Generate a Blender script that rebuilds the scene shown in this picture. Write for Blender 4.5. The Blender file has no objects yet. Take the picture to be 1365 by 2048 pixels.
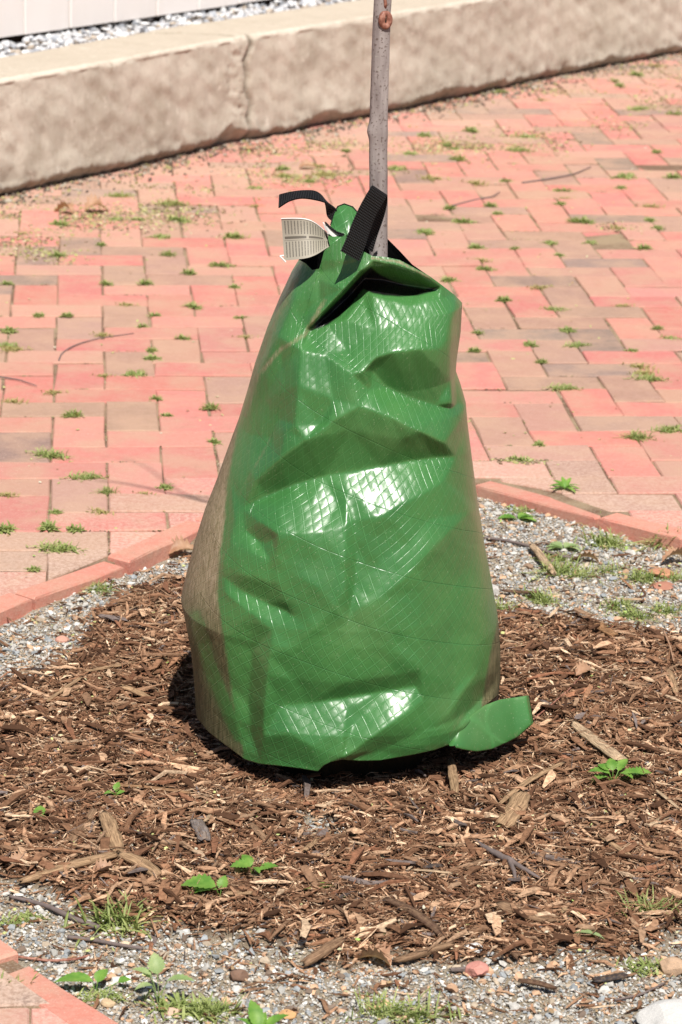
import bpy, math, random
import numpy as np
from mathutils import Vector, Matrix
from mathutils.geometry import delaunay_2d_cdt
random.seed(7); RS = np.random.RandomState(11)
PI = math.pi
SC = bpy.context.scene
COL = SC.collection

# ------------------------------------------------------------------ camera
U = .1045                        # half brick module (m)
FPX, PITCH, ROLL, YAW, CH = 5741.73, .308473, .0241773, .0924231, 15.003*U
OY = 3.957                       # distance camera foot -> watering bag; the bag stands at the origin
cr, sr, cp, sp = math.cos(ROLL), math.sin(ROLL), math.cos(PITCH), math.sin(PITCH)
def ray(px, py):
    u = (px-682.5)/FPX; v = -(py-1024)/FPX
    u, v = cr*u-sr*v, sr*u+cr*v
    return u, cp+v*sp, -sp+v*cp
def G(px, py, z=0.):             # point of the plane at height z seen at a photo pixel
    d = ray(px, py); t = (CH-z)/-d[2]
    return d[0]*t, d[1]*t-OY
def W(px, py, y=0.):             # point at depth y seen at a photo pixel
    d = ray(px, py); t = (y+OY)/d[1]
    return np.array([d[0]*t, (y+OY)+0*d[1]-OY, CH+d[2]*t], dtype=object if False else float)
def proj(x, y, z):
    Y = y+OY; Z = z-CH
    w = cp*Y-sp*Z; v = (sp*Y+cp*Z)/w; u = x/w
    a, b = cr*u+sr*v, -sr*u+cr*v
    return 682.5+a*FPX, 1024-b*FPX
cam = bpy.data.cameras.new('camera'); co = bpy.data.objects.new('camera', cam); COL.objects.link(co)
cam.sensor_fit = 'VERTICAL'; cam.sensor_height = 24; cam.lens = FPX/2048*24
cam.clip_start = .05; cam.clip_end = 500
X_ = Vector((cr, sr*sp, sr*cp)); Y_ = Vector((-sr, cr*sp, cr*cp)); Z_ = X_.cross(Y_)
M = Matrix((X_, Y_, Z_)).transposed().to_4x4(); M.translation = Vector((0, -OY, CH))
co.matrix_world = M
cam.dof.use_dof = True; cam.dof.focus_distance = 4.02; cam.dof.aperture_fstop = cam.lens/1000/.0085
SC.camera = co

# ------------------------------------------------------------------ light
EL, AZ = math.radians(57), math.radians(12)      # sun high, almost behind the camera, slightly right
S = Vector((math.sin(AZ)*math.cos(EL), -math.cos(AZ)*math.cos(EL), math.sin(EL)))
w = bpy.data.worlds.new('World'); SC.world = w; w.use_nodes = True
sky = w.node_tree.nodes.new('ShaderNodeTexSky'); sky.sky_type = 'NISHITA'; sky.sun_disc = False
sky.sun_elevation = EL; sky.sun_rotation = math.pi-AZ
bg = w.node_tree.nodes['Background']; bg.inputs[1].default_value = .052
w.node_tree.links.new(sky.outputs[0], bg.inputs[0])
sl = bpy.data.lights.new('sun', 'SUN'); sl.energy = 5.0; sl.angle = math.radians(.53); sl.color = (1, .955, .89)
so = bpy.data.objects.new('sun', sl); COL.objects.link(so); so.rotation_euler = (-S).to_track_quat('-Z', 'Y').to_euler()
so.location = (1, -3, 6)
SC.view_settings.view_transform = 'Standard'; SC.view_settings.look = 'None'
SC.view_settings.gamma = 1; SC.view_settings.exposure = .37
SC.cycles.max_bounces = 6; SC.cycles.diffuse_bounces = 3; SC.cycles.caustics_reflective = False; SC.cycles.caustics_refractive = False

# ------------------------------------------------------------------ object helpers
def tag(o, label=None, cat=None, group=None, kind=None):
    if label: o['label'] = label
    if cat: o['category'] = cat
    if group: o['group'] = group
    if kind: o['kind'] = kind
    return o
def empty(name, loc, label, cat, group=None):
    o = bpy.data.objects.new(name, None); COL.objects.link(o); o.location = loc; o.empty_display_size = .03
    return tag(o, label, cat, group)
def npmesh(name, V, F, mat=None, parent=None, col=None, smooth=False, uv=None, attrs=None, origin=None):
    """V (n,3); F list of index arrays (k,m); col per-vertex rgb"""
    V = np.asarray(V, float)
    me = bpy.data.meshes.new(name)
    if not isinstance(F, list): F = [F]
    F = [np.asarray(f, np.int32) for f in F if len(f)]
    if origin is None and parent is None:
        origin = ((V[:, 0].min()+V[:, 0].max())/2, (V[:, 1].min()+V[:, 1].max())/2, V[:, 2].min())
    if origin is not None: V = V-np.array(origin)
    nl = sum(f.size for f in F); nf = sum(len(f) for f in F)
    me.vertices.add(len(V)); me.vertices.foreach_set('co', V.ravel())
    me.loops.add(nl); loops = np.concatenate([f.ravel() for f in F]); me.loops.foreach_set('vertex_index', loops)
    me.polygons.add(nf)
    tot = np.concatenate([np.full(len(f), f.shape[1]) for f in F]); st = np.concatenate([[0], np.cumsum(tot)[:-1]])
    me.polygons.foreach_set('loop_start', st.astype(np.int32)); me.polygons.foreach_set('loop_total', tot.astype(np.int32))
    me.update(calc_edges=True); me.validate()
    me.polygons.foreach_set('use_smooth', np.full(len(me.polygons), smooth is not False, bool))
    if col is not None:
        a = me.color_attributes.new('Col', 'FLOAT_COLOR', 'POINT')
        c = np.ones((len(V), 4), np.float32); c[:, :3] = col; a.data.foreach_set('color', c.ravel())
    if attrs:
        for k, v in attrs.items():
            a = me.attributes.new(k, 'FLOAT', 'POINT'); a.data.foreach_set('value', np.asarray(v, np.float32))
    if uv is not None:
        l = me.uv_layers.new(name='UVMap'); l.data.foreach_set('uv', np.asarray(uv, np.float32)[loops].ravel())
    if mat: me.materials.append(mat)
    o = bpy.data.objects.new(name, me); COL.objects.link(o)
    if origin is not None: o.location = origin
    if parent is not None: o.parent = parent
    return o
def gridF(nu, nv, closed=False):       # vertices indexed [v*nu+u]
    u = np.arange(nu if closed else nu-1); v = np.arange(nv-1)
    a, b = np.meshgrid(u, v); a = a.ravel(); b = b.ravel(); a2 = (a+1) % nu
    return np.stack([b*nu+a, b*nu+a2, (b+1)*nu+a2, (b+1)*nu+a], 1)
def tube(path, rad, n=10, bump=0, seed=0, caps=True):
    P = np.array(path, float); m = len(P); r = np.broadcast_to(np.asarray(rad, float), (m,))
    T = np.gradient(P, axis=0); T /= np.linalg.norm(T, axis=1)[:, None]+1e-12
    ref = np.array([0, 0, 1.]) if abs(T[0, 2]) < .8 else np.array([1., 0, 0])
    rs = np.random.RandomState(seed); V = []
    A = np.cross(T[0], ref); A /= np.linalg.norm(A)
    for i in range(m):
        A = A-T[i]*A.dot(T[i]); A /= np.linalg.norm(A); B = np.cross(T[i], A)
        for k in range(n):
            t = 2*PI*k/n; rr = r[i]*(1+bump*rs.uniform(-1, 1)); V.append(P[i]+rr*(math.cos(t)*A+math.sin(t)*B))
    V = np.array(V); F = [gridF(n, m, True)]
    if caps: F.append(np.array([list(range(n))[::-1], [(m-1)*n+k for k in range(n)]]))
    return V, F
def merge(parts):
    Vs, Fd, off = [], {}, 0
    for V, F in parts:
        for f in (F if isinstance(F, list) else [F]):
            f = np.asarray(f); Fd.setdefault(f.shape[1], []).append(f+off)
        Vs.append(V); off += len(V)
    return np.concatenate(Vs), [np.concatenate(x) for x in Fd.values()]
_k = RS.uniform(-1, 1, (24, 2)); _p = RS.uniform(0, 6.28, 24)
def noise2(x, y, f=1., n=8, o=0):
    r = 0
    for i in range(n):
        kx, ky = _k[(i+o) % 24]*f*(1+.35*i)*3; r = r+np.sin(kx*x+ky*y+_p[(i*5+o) % 24])/(1+.25*i)
    return r/3.2
# ------------------------------------------------------------------ material helper
class NT:
    def __init__(s, name, rough=.8, spec=.3):
        s.m = bpy.data.materials.new(name); s.m.use_nodes = True; s.t = s.m.node_tree; s.b = s.t.nodes['Principled BSDF']
        s.b.inputs['Roughness'].default_value = rough; s.b.inputs['Specular IOR Level'].default_value = spec
    def n(s, typ, ins=None, **kw):
        x = s.t.nodes.new(typ)
        for k, v in kw.items(): setattr(x, k, v)
        for k, v in (ins or {}).items():
            if isinstance(v, bpy.types.NodeSocket): s.t.links.new(v, x.inputs[k])
            else: x.inputs[k].default_value = v
        return x
    def math(s, op, a, b=0., c=None):
        x = s.n('ShaderNodeMath', {0: a, 1: b}, operation=op)
        if c is not None:
            if isinstance(c, bpy.types.NodeSocket): s.t.links.new(c, x.inputs[2])
            else: x.inputs[2].default_value = c
        return x.outputs[0]
    def mix(s, f, a, b, mode='MIX'):
        x = s.n('ShaderNodeMix', data_type='RGBA', blend_type=mode)
        for k, v in ((0, f), (6, a), (7, b)):
            if isinstance(v, bpy.types.NodeSocket): s.t.links.new(v, x.inputs[k])
            else: x.inputs[k].default_value = v if k == 0 else (*v, 1)
        return x.outputs[2]
    def ramp(s, f, stops):
        x = s.n('ShaderNodeValToRGB', {0: f}); e = x.color_ramp.elements
        while len(e) < len(stops): e.new(.5)
        for i, (p, c) in enumerate(stops):
            e[i].position = p; e[i].color = (c, c, c, 1) if isinstance(c, (int, float)) else (*c, 1)
        return x.outputs[0]
    def tex(s, scale, detail=4, rough=.6, vec=None, stretch=None, dist=0):
        if vec is None: vec = s.n('ShaderNodeTexCoord').outputs['Object']
        if stretch: vec = s.n('ShaderNodeMapping', {0: vec, 'Scale': stretch}).outputs[0]
        return s.n('ShaderNodeTexNoise', {'Vector': vec, 'Scale': scale, 'Detail': detail, 'Roughness': rough, 'Distortion': dist}).outputs[0]
    def base(s, c): s.put('Base Color', c)
    def put(s, k, v):
        if isinstance(v, bpy.types.NodeSocket): s.t.links.new(v, s.b.inputs[k])
        else: s.b.inputs[k].default_value = (*v, 1) if isinstance(v, tuple) else v
    def bump(s, h, strength=.5, dist=.002, prev=None):
        ins = {'Height': h, 'Strength': strength, 'Distance': dist}
        if prev is not None: ins['Normal'] = prev
        o = s.n('ShaderNodeBump', ins).outputs[0]; s.t.links.new(o, s.b.inputs['Normal']); return o
    def attr(s, name, out='Color'): return s.n('ShaderNodeAttribute', attribute_name=name).outputs[out]

def lin(r, g, b):
    f = lambda c: ((c/255+.055)/1.055)**2.4 if c > 10 else c/255/12.92
    return (f(r), f(g), f(b))

# brick
m = NT('brick_clay', .9, .15)
c = m.attr('Col'); n1 = m.tex(60, 5, .7); n2 = m.tex(9, 4, .6); n3 = m.tex(420, 2, .6)
c = m.mix(m.ramp(n1, [(.35, 0), (.75, .28)]), c, (.55, .35, .295)); c = m.mix(m.ramp(n2, [(.42, 0), (.62, .55)]), c, (.47, .30, .21)); c = m.mix(m.ramp(m.tex(24, 5, .75), [(.56, 0), (.70, .30)]), c, (.30, .17, .12))
c = m.mix(m.ramp(n3, [(.62, 0), (.72, .45)]), c, (.8, .62, .5))
sand = m.attr('sand', 'Fac'); c = m.mix(m.math('MULTIPLY', sand, m.ramp(m.tex(140, 4, .75), [(.4, 0), (.6, .7)])), c, (.62, .46, .37))
m.base(c); m.bump(m.math('ADD', n1, m.math('MULTIPLY', n3, .5)), .8, .002); M_BRICK = m.m
# joint sand
m = NT('joint_soil', .95, .1); c = m.mix(m.ramp(m.tex(7, 4), [(.4, 0), (.6, 1)]), (.17, .10, .065), (.33, .24, .15))
c = m.mix(m.ramp(m.tex(260, 3, .7), [(.5, 0), (.7, .7)]), c, (.42, .36, .28)); m.base(c); m.bump(m.tex(200, 4, .8), .8, .004); M_JOINT = m.m
# pit soil (between gravel and mulch)
m = NT('pit_soil', .95, .1); mu = m.attr('mulch', 'Fac')
a = m.mix(m.ramp(m.tex(300, 4, .8), [(.35, 0), (.65, 1)]), (.22, .18, .13), (.52, .46, .37)); a = m.mix(m.ramp(m.tex(12, 4), [(.42, 0), (.6, .6)]), a, (.34, .27, .18))
b = m.mix(m.ramp(m.tex(240, 5, .8), [(.35, 0), (.7, 1)]), (.03, .014, .007), (.15, .075, .04))
m.base(m.mix(mu, a, b)); m.bump(m.tex(260, 5, .8), .9, .005); M_SOIL = m.m
# wood mulch
def wood(name, scale, spec=.15):
    m = NT(name, .88, spec); c = m.attr('Col'); v = m.n('ShaderNodeUVMap').outputs[0]
    g = m.tex(1, 5, .7, v, (9, 130, 1), .6); g2 = m.tex(1, 3, .6, v, (40, 40, 1))
    c = m.mix(m.ramp(g, [(.38, .75), (.6, 0)]), c, (.045, .022, .012)); c = m.mix(m.ramp(g2, [(.45, 0), (.75, .35)]), c, (.42, .28, .16))
    m.base(c); m.bump(g, .8, .0014); return m.m
M_CHIP = wood('weathered_wood', 1)
m = NT('mulch_wood', .9, .12); m.base(m.mix(m.ramp(m.tex(190, 3, .7), [(.38, .5), (.6, 0)]), m.attr('Col'), (.05, .025, .014))); m.bump(m.tex(420, 3, .7), .5, .001); M_MULCH = m.m
m = NT('gravel_stone', .8, .25); m.base(m.mix(m.ramp(m.tex(500, 3, .7), [(.35, .3), (.65, 0)]), m.attr('Col'), (.16, .15, .14))); m.bump(m.tex(300, 4, .7), .35, .001); M_STONE = m.m
# concrete
m = NT('old_concrete', .92, .15); n1 = m.tex(5, 6, .65, dist=.6); n2 = m.tex(26, 5, .7); n3 = m.tex(1, 4, .6, stretch=(14, 14, 2.2)); n4 = m.tex(300, 3, .7)
top = m.attr('top', 'Fac')
c = m.mix(m.ramp(n1, [(.35, 0), (.65, 1)]), (.45, .39, .315), (.59, .525, .44)); c = m.mix(m.ramp(n3, [(.54, 0), (.66, .55)]), c, (.62, .55, .46))
c = m.mix(m.ramp(n2, [(.56, 0), (.72, .45)]), c, (.64, .57, .48)); c = m.mix(m.ramp(n2, [(.3, .4), (.44, 0)]), c, (.34, .26, .19))
c = m.mix(m.math('MULTIPLY', top, .75), c, (.40, .35, .28)); c = m.mix(m.math('MULTIPLY', m.attr('dirt', 'Fac'), m.ramp(n2, [(.35, .95), (.75, .35)])), c, (.10, .08, .055))
c = m.mix(m.ramp(n4, [(.6, 0), (.75, .3)]), c, (.68, .62, .55)); n5 = m.tex(1, 6, .75, stretch=(45, 45, 16), dist=1.5); c = m.mix(m.ramp(n5, [(.60, 0), (.68, .7)]), c, (.78, .71, .62)); c = m.mix(m.ramp(n5, [(.32, .7), (.42, 0)]), c, (.30, .24, .18)); n6 = m.tex(110, 4, .8); c = m.mix(m.ramp(n6, [(.60, 0), (.70, .5)]), c, (.25, .20, .15)); m.base(c)
m.bump(m.math('ADD', m.math('MULTIPLY', n2, .7), m.math('MULTIPLY', n4, .3)), .6, .006); M_CONC = m.m
m = NT('white_paint', .55, .3); m.base(m.mix(m.ramp(m.tex(4, 5, .7, stretch=(3, 3, .6)), [(.4, 0), (.75, .4)]), (.80, .74, .71), (.72, .64, .60))); m.bump(m.tex(60, 3), .1, .002); M_PAINT = m.m
m = NT('dark_backing', .9, .1); m.base((.03, .022, .018)); M_DARK = m.m
# bark
m = NT('sapling_bark', .75, .25); v = m.n('ShaderNodeTexCoord').outputs['Object']
n1 = m.tex(1, 4, .6, v, (50, 50, 9)); n2 = m.tex(250, 2, .5); n3 = m.tex(1, 3, .6, v, (90, 90, 260))
c = m.mix(m.ramp(n1, [(.35, 0), (.65, 1)]), (.22, .185, .175), (.39, .345, .325)); c = m.mix(m.ramp(n2, [(.60, 0), (.65, .8)]), c, (.11, .08, .065))
c = m.mix(m.ramp(n3, [(.63, 0), (.70, .45)]), c, (.46, .45, .36)); m.base(c); m.bump(m.math('ADD', n1, n2), .35, .0009); M_BARK = m.m
m = NT('twig_bark', .8, .2); m.base(m.mix(m.tex(120, 3), (.09, .07, .065), (.22, .17, .155))); m.bump(m.tex(200, 3), .4, .001); M_TWIG = m.m
m = NT('pruning_callus', .55, .35); m.base(m.mix(m.ramp(m.tex(180, 3), [(.4, 0), (.6, 1)]), (.20, .075, .05), (.36, .17, .12))); m.bump(m.tex(160, 3), .4, .001); M_CALL = m.m
# leaves
def leafmat(name, c1, c2, tr=.35):
    m = NT(name, .5, .3); m.base(m.mix(m.ramp(m.tex(45, 3), [(.35, 0), (.65, 1)]), c1, c2)); m.bump(m.tex(240, 2), .3, .0006)
    t = m.n('ShaderNodeBsdfTranslucent', {'Color': (c2[0]*1.3, c2[1]*1.5, c2[2], 1)}); mx = m.n('ShaderNodeMixShader', {0: tr, 1: m.b.outputs[0], 2: t.outputs[0]})
    m.t.links.new(mx.outputs[0], m.t.nodes['Material Output'].inputs[0]); return m.m
M_LEAF = leafmat('fresh_leaf', (.10, .23, .035), (.22, .37, .07), .25); M_PALE = leafmat('pale_leaf', (.22, .32, .12), (.36, .43, .20), .25)
M_GRASS = leafmat('grass_blade', (.16, .21, .055), (.40, .44, .17), .25); M_DRYG = leafmat('dry_moss', (.30, .26, .09), (.42, .36, .15), .2)
M_DRYL = leafmat('dry_leaf', (.33, .17, .10), (.52, .33, .21), .2)

# ------------------------------------------------------------------ tree pit outline
EDGE_IN = [(-.228, 2.963), (-.316, 3.073), (-.405, 3.184), (-.50, 3.42), (-.565, 3.70), (-.585, 4.02), (-.575, 4.19), (-.544, 4.337), (-.488, 4.421), (-.372, 4.601), (-.289, 4.696),
           (-.16, 4.86), (.0, 5.02), (.12, 5.10), (.257, 5.113), (.365, 5.046), (.458, 4.933), (.60, 4.80), (.78, 4.58), (.90, 4.30), (.95, 4.0), (.92, 3.6), (.82, 3.28), (.66, 3.0), (.45, 2.8), (.2, 2.72), (-.05, 2.77)]
EDGE_IN = np.array(EDGE_IN)-np.array([0, OY])
def poly_sd(P, x, y):            # signed distance, positive inside (works for any simple polygon)
    x = np.asarray(x, float); y = np.asarray(y, float); d = np.full(x.shape, 1e9); ins = np.zeros(x.shape, bool)
    for i in range(len(P)):
        a = P[i]; b = P[(i+1) % len(P)]; e = b-a; t = np.clip(((x-a[0])*e[0]+(y-a[1])*e[1])/(e@e), 0, 1)
        d = np.minimum(d, np.hypot(x-a[0]-t*e[0], y-a[1]-t*e[1]))
        if a[1] != b[1]:
            k = ((a[1] > y) != (b[1] > y)) & (x < e[0]*(y-a[1])/e[1]+a[0]); ins ^= k
    return np.where(ins, d, -d)
MUL = [(-60, 1395), (60, 1345), (150, 1290), (215, 1215), (300, 1180), (380, 1165), (700, 1150), (1000, 1235), (1110, 1240), (1220, 1262), (1365, 1275), (1700, 1290),
       (1900, 1600), (1700, 1860), (1365, 1862), (1230, 1905), (1110, 1900), (930, 1935), (800, 1915), (700, 1930), (600, 1890), (480, 1872), (390, 1860), (270, 1848), (200, 1835), (110, 1772), (20, 1752), (-160, 1740), (-260, 1560)]
MUL = np.array([G(a, b, -.015) for a, b in MUL])
def mulch(x, y):                 # 0..1 mulch cover with a ragged edge and bare patches
    d = poly_sd(MUL, x, y)+.022*noise2(x, y, 9)+.012*noise2(x, y, 30, o=5)
    v = np.clip(d/.03+.5, 0, 1)
    for (px, py, r) in ((625, 1642, .022), (660, 1662, .014), (90, 1300, .05), (740, 1935, .02)):
        gx, gy = G(px, py, -.01); v = v*np.clip((np.hypot(x-gx, (y-gy)*.55)+.006*noise2(x, y, 40))/r-.6, 0, 1)
    return v
def pit_z(x, y):
    return -.021+.005*noise2(x, y, 5)+.0025*noise2(x, y, 22, o=3)+.014*mulch(x, y)-.036*np.clip((.345-np.hypot(x*1.02, (y+.005)))/.085, 0, 1)
# ------------------------------------------------------------------ ground sheets
def sheet(name, xs, ys, zf, mat, attr=None, kind='structure'):
    X, Yy = np.meshgrid(xs, ys); x, y = X.ravel(), Yy.ravel()
    return tag(npmesh(name, np.stack([x, y, zf(x, y)], 1), gridF(len(xs), len(ys)), mat, attrs=attr(x, y) if attr else None, smooth=True, origin=(0, 0, 0)), kind=kind)
sheet('ground', np.linspace(-60, 60, 13), np.linspace(-60, 60, 13), lambda x, y: x*0-.12, M_JOINT)
sheet('tree_pit_soil', np.linspace(-.75, 1.1, 190), np.linspace(-1.35, 1.25, 260), lambda x, y: np.where(poly_sd(EDGE_IN, x, y) > -.05, pit_z(x, y), -.1), M_SOIL, lambda x, y: {'mulch': mulch(x, y)})
# bedding under the bricks: a sheet with the pit cut out
def ringbed():
    n = 400; t = np.linspace(0, 2*PI, n, endpoint=False)
    P = EDGE_IN; seg = np.linalg.norm(np.roll(P, -1, 0)-P, axis=1); cum = np.concatenate([[0], np.cumsum(seg)]); s = np.linspace(0, cum[-1], n, endpoint=False)
    Q = np.array([[np.interp(s, cum, np.append(P[:, k], P[0, k])) for k in (0, 1)]])[0].T
    c = np.array([.2, .0]); R = []
    for k, f in enumerate((0, .02, .1, .5, 2, 12)):
        d = Q-c; d /= np.linalg.norm(d, axis=1)[:, None]; R.append(np.column_stack([Q+d*f, np.full(n, -.0032 if k else -.05)]))
    return np.concatenate(R), gridF(n, 6, True)[:, ::-1]
V, F = ringbed(); tag(npmesh('paving_bed', V, F, M_JOINT, origin=(0, 0, 0)), kind='structure')

# ------------------------------------------------------------------ wall geometry (direction along the wall)
WB = np.array([(-2.2, 5.90), (-1.5, 6.82), (-.940, 7.627), (-.700, 7.958), (-.359, 8.480), (-.002, 8.941), (.323, 9.362), (.686, 9.89), (1.211, 10.551), (2.4, 12.1), (3.6, 13.7)])-np.array([0, OY])
wd = np.array([.593, .805]); wd /= np.linalg.norm(wd); wn = np.array([wd[1], -wd[0]])       # wn faces the paving
def wall_side(x, y):             # >0 behind the wall face
    b = WB[2]; return -((x-b[0])*wn[0]+(y-b[1])*wn[1])
# ------------------------------------------------------------------ brick paving: herringbone
ca, sa = math.cos(YAW), math.sin(YAW); GX0, GY0 = -.651042734, 45.9097568
def brick_palette(rs, n):
    r = rs.rand(n); c = np.zeros((n, 3))
    pal = [((.52, .182, .152), .29), ((.51, .218, .174), .25), ((.455, .248, .187), .22), ((.365, .228, .168), .16), ((.25, .182, .145), .08)]
    a = 0
    for k, p in pal: c[(r >= a) & (r < a+p)] = k; a += p
    c[r >= a] = pal[1][0]
    return c*rs.uniform(.90, 1.08, (n, 1))*rs.uniform(.96, 1.04, (n, 3))
def clip(poly, a, b):            # keep the left side of a->b
    out = []; nrm = np.array([-(b-a)[1], (b-a)[0]])
    for i in range(len(poly)):
        p, q = poly[i], poly[(i+1) % len(poly)]; dp, dq = (p-a)@nrm, (q-a)@nrm
        if dp >= 0: out.append(p)
        if (dp > 0) != (dq > 0) and abs(dp-dq) > 1e-9: out.append(p+(q-p)*dp/(dp-dq))
    return out
OUT = []                          # outline moved outwards by the edging width
Pn = EDGE_IN; cen = Pn.mean(0)
for i in range(len(Pn)):
    e = Pn[(i+1) % len(Pn)]-Pn[i-1]; n_ = np.array([e[1], -e[0]]); n_ /= np.linalg.norm(n_)
    if n_@(Pn[i]-cen) < 0: n_ = -n_
    OUT.append(Pn[i]+n_*.046)
OUT = np.array(OUT)
def prism(poly, z0, z1, bev, tilt=(0, 0), jag=0, rs=None):
    poly = np.array(poly); n = len(poly); c = poly.mean(0)
    top = c+(poly-c)*(1-bev/np.maximum(np.linalg.norm(poly-c, axis=1), .02))[:, None]
    mid = poly; zt = lambda q: z1+(q-c)@np.array(tilt)
    V = np.concatenate([np.column_stack([mid, np.full(n, z0)]), np.column_stack([mid, zt(mid)-bev*.8]), np.column_stack([top, zt(top)])])
    F = [gridF(n, 3, True)]
    return V, F, n
bricks = []; rs = np.random.RandomState(5)
cells = []
for k in range(-34, 92):
    for m_ in range(-60, 70):
        if (m_-k) % 4 == 0: cells.append((m_, k, 2, 1))
        if (k-1-m_) % 4 == 0: cells.append((m_, k, 1, 2))
cells = np.array(cells); bc = brick_palette(rs, len(cells)); Vs, Fs, Cs, Ss, off = [], {}, [], [], 0
for (m_, k, a, b), c in zip(cells, bc):
    gx, gy = (m_+a/2+GX0), (k+b/2+GY0); x, y = (ca*gx-sa*gy)*U, (sa*gx+ca*gy)*U-OY
    if abs(x) > 3.2 or y > 9.5 or y < -3.2: continue
    if wall_side(x, y) > .14: continue
    if poly_sd(OUT, np.array([x]), np.array([y]))[0] > .13: continue
    g = .0015; ro = rs.normal(0, .0045); dx, dy = rs.normal(0, .0012, 2); hx, hy = a*U/2-g, b*U/2-g
    loc = np.array([(-hx, -hy), (hx, -hy), (hx, hy), (-hx, hy)])
    if b > a: tt = [(-hx, -hy), (hx, -hy), (hx, 0), (hx, hy), (-hx, hy), (-hx, 0)]
    else: tt = [(-hx, -hy), (0, -hy), (hx, -hy), (hx, hy), (0, hy), (-hx, hy)]
    loc = np.array(tt)+rs.normal(0, .0011, (6, 2)); cc, ss = math.cos(YAW+ro), math.sin(YAW+ro)
    poly = [np.array([x+dx+cc*p[0]-ss*p[1], y+dy+ss*p[0]+cc*p[1]]) for p in loc]
    sd = poly_sd(OUT, np.array([p[0] for p in poly]), np.array([p[1] for p in poly]))
    if sd.max() > 0:
        i = np.argmin([abs(poly_sd(np.array([OUT[j], OUT[(j+1) % len(OUT)], (OUT[j]+OUT[(j+1) % len(OUT)])/2+1e-4]), np.array([x]), np.array([y]))[0]) for j in range(len(OUT))])
        A, B = OUT[i], OUT[(i+1) % len(OUT)]; nn = np.array([-(B-A)[1], (B-A)[0]])
        if (cen-A)@nn > 0: A, B = B, A
        poly = clip(poly, A, B)
        if len(poly) < 3: continue
        ar = .5*abs(sum(poly[q][0]*poly[(q+1) % len(poly)][1]-poly[(q+1) % len(poly)][0]*poly[q][1] for q in range(len(poly))))
        if ar < .0012: continue
    V, F, n = prism(poly, -.06, rs.normal(0, .0013), .0028, rs.normal(0, .006, 2))
    for f in F: Fs.setdefault(4, []).append(f+off)
    Fs.setdefault(n, []).append(np.array([[off+2*n+q for q in range(n)]]))
    near = np.clip(1-(-sd.mean())/.33, 0, 1)*.9+np.clip(1-abs(wall_side(x, y)+.1)/.5, 0, 1)*.5
    Vs.append(V); Cs.append(np.tile(c, (len(V), 1))); Ss.append(np.full(len(V), near)); off += len(V)
tag(npmesh('brick_pavement', np.concatenate(Vs), [np.concatenate(f) for f in Fs.values()], M_BRICK, col=np.concatenate(Cs), attrs={'sand': np.concatenate(Ss)}, origin=(0, 0, 0)), kind='structure')
# edging bricks of the pit, set on edge
ED = [[(-90, 1258), (76, 1192)], [(82, 1192), (262, 1125)], [(270, 1122), (432, 1050)], [(440, 1045), (590, 992)], [(940, 963), (1185, 1028)], [(1192, 1031), (1352, 1076)], [(1362, 1084), (1500, 1140)]]
EDW = [(np.array(G(*a, .008)), np.array(G(*b, .008))) for a, b in ED]
EDW += [(np.array((-.480, 3.29))-[0, OY], np.array((-.366, 3.136))-[0, OY]), (np.array((-.352, 3.118))-[0, OY], np.array((-.20, 2.93))-[0, OY])]
EDW += [(np.array(a), np.array(b)) for a, b in ((OUT[3]*0+EDGE_IN[3], EDGE_IN[4]), (EDGE_IN[4]+[0, .02], EDGE_IN[5]), (EDGE_IN[5]+[0, .01], EDGE_IN[7]-[0, .02]))]
for i in range(17, len(EDGE_IN)-1): EDW.append((EDGE_IN[i]+.02*(EDGE_IN[i+1]-EDGE_IN[i]), EDGE_IN[i+1]))
parts = []; Cs = []; rs = np.random.RandomState(3)
for i, (a, b) in enumerate(EDW):
    e = b-a; e = e/np.linalg.norm(e); nn = np.array([-e[1], e[0]])
    if nn@(cen-(a+b)/2) > 0: nn = -nn
    wdt = .058; L = np.linalg.norm(b-a)
    pts = [a+nn*.012+e*t*L for t in (0, .33, .66, 1)]+[a+e*t*L+nn*wdt for t in (1, .66, .33, 0)]
    pts = [p+rs.normal(0, .0011, 2) for p in pts]
    if nn@np.array([-e[1], e[0]]) < 0: pts = pts[::-1]
    V, F, n = prism(pts, -.07, .003+rs.normal(0, .002), .004, rs.normal(0, .015, 2)); F = F+[np.array([[2*n+q for q in range(n)]])]
    parts.append((V, F)); Cs.append(np.tile(np.array((.56, .20, .145))*rs.uniform(.9, 1.12), (len(V), 1)))
V, F = merge(parts); tag(npmesh('brick_edging', V, F, M_BRICK, col=np.concatenate(Cs), attrs={'sand': np.full(len(V), .25)}, origin=(0, 0, 0)), kind='structure')

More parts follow.
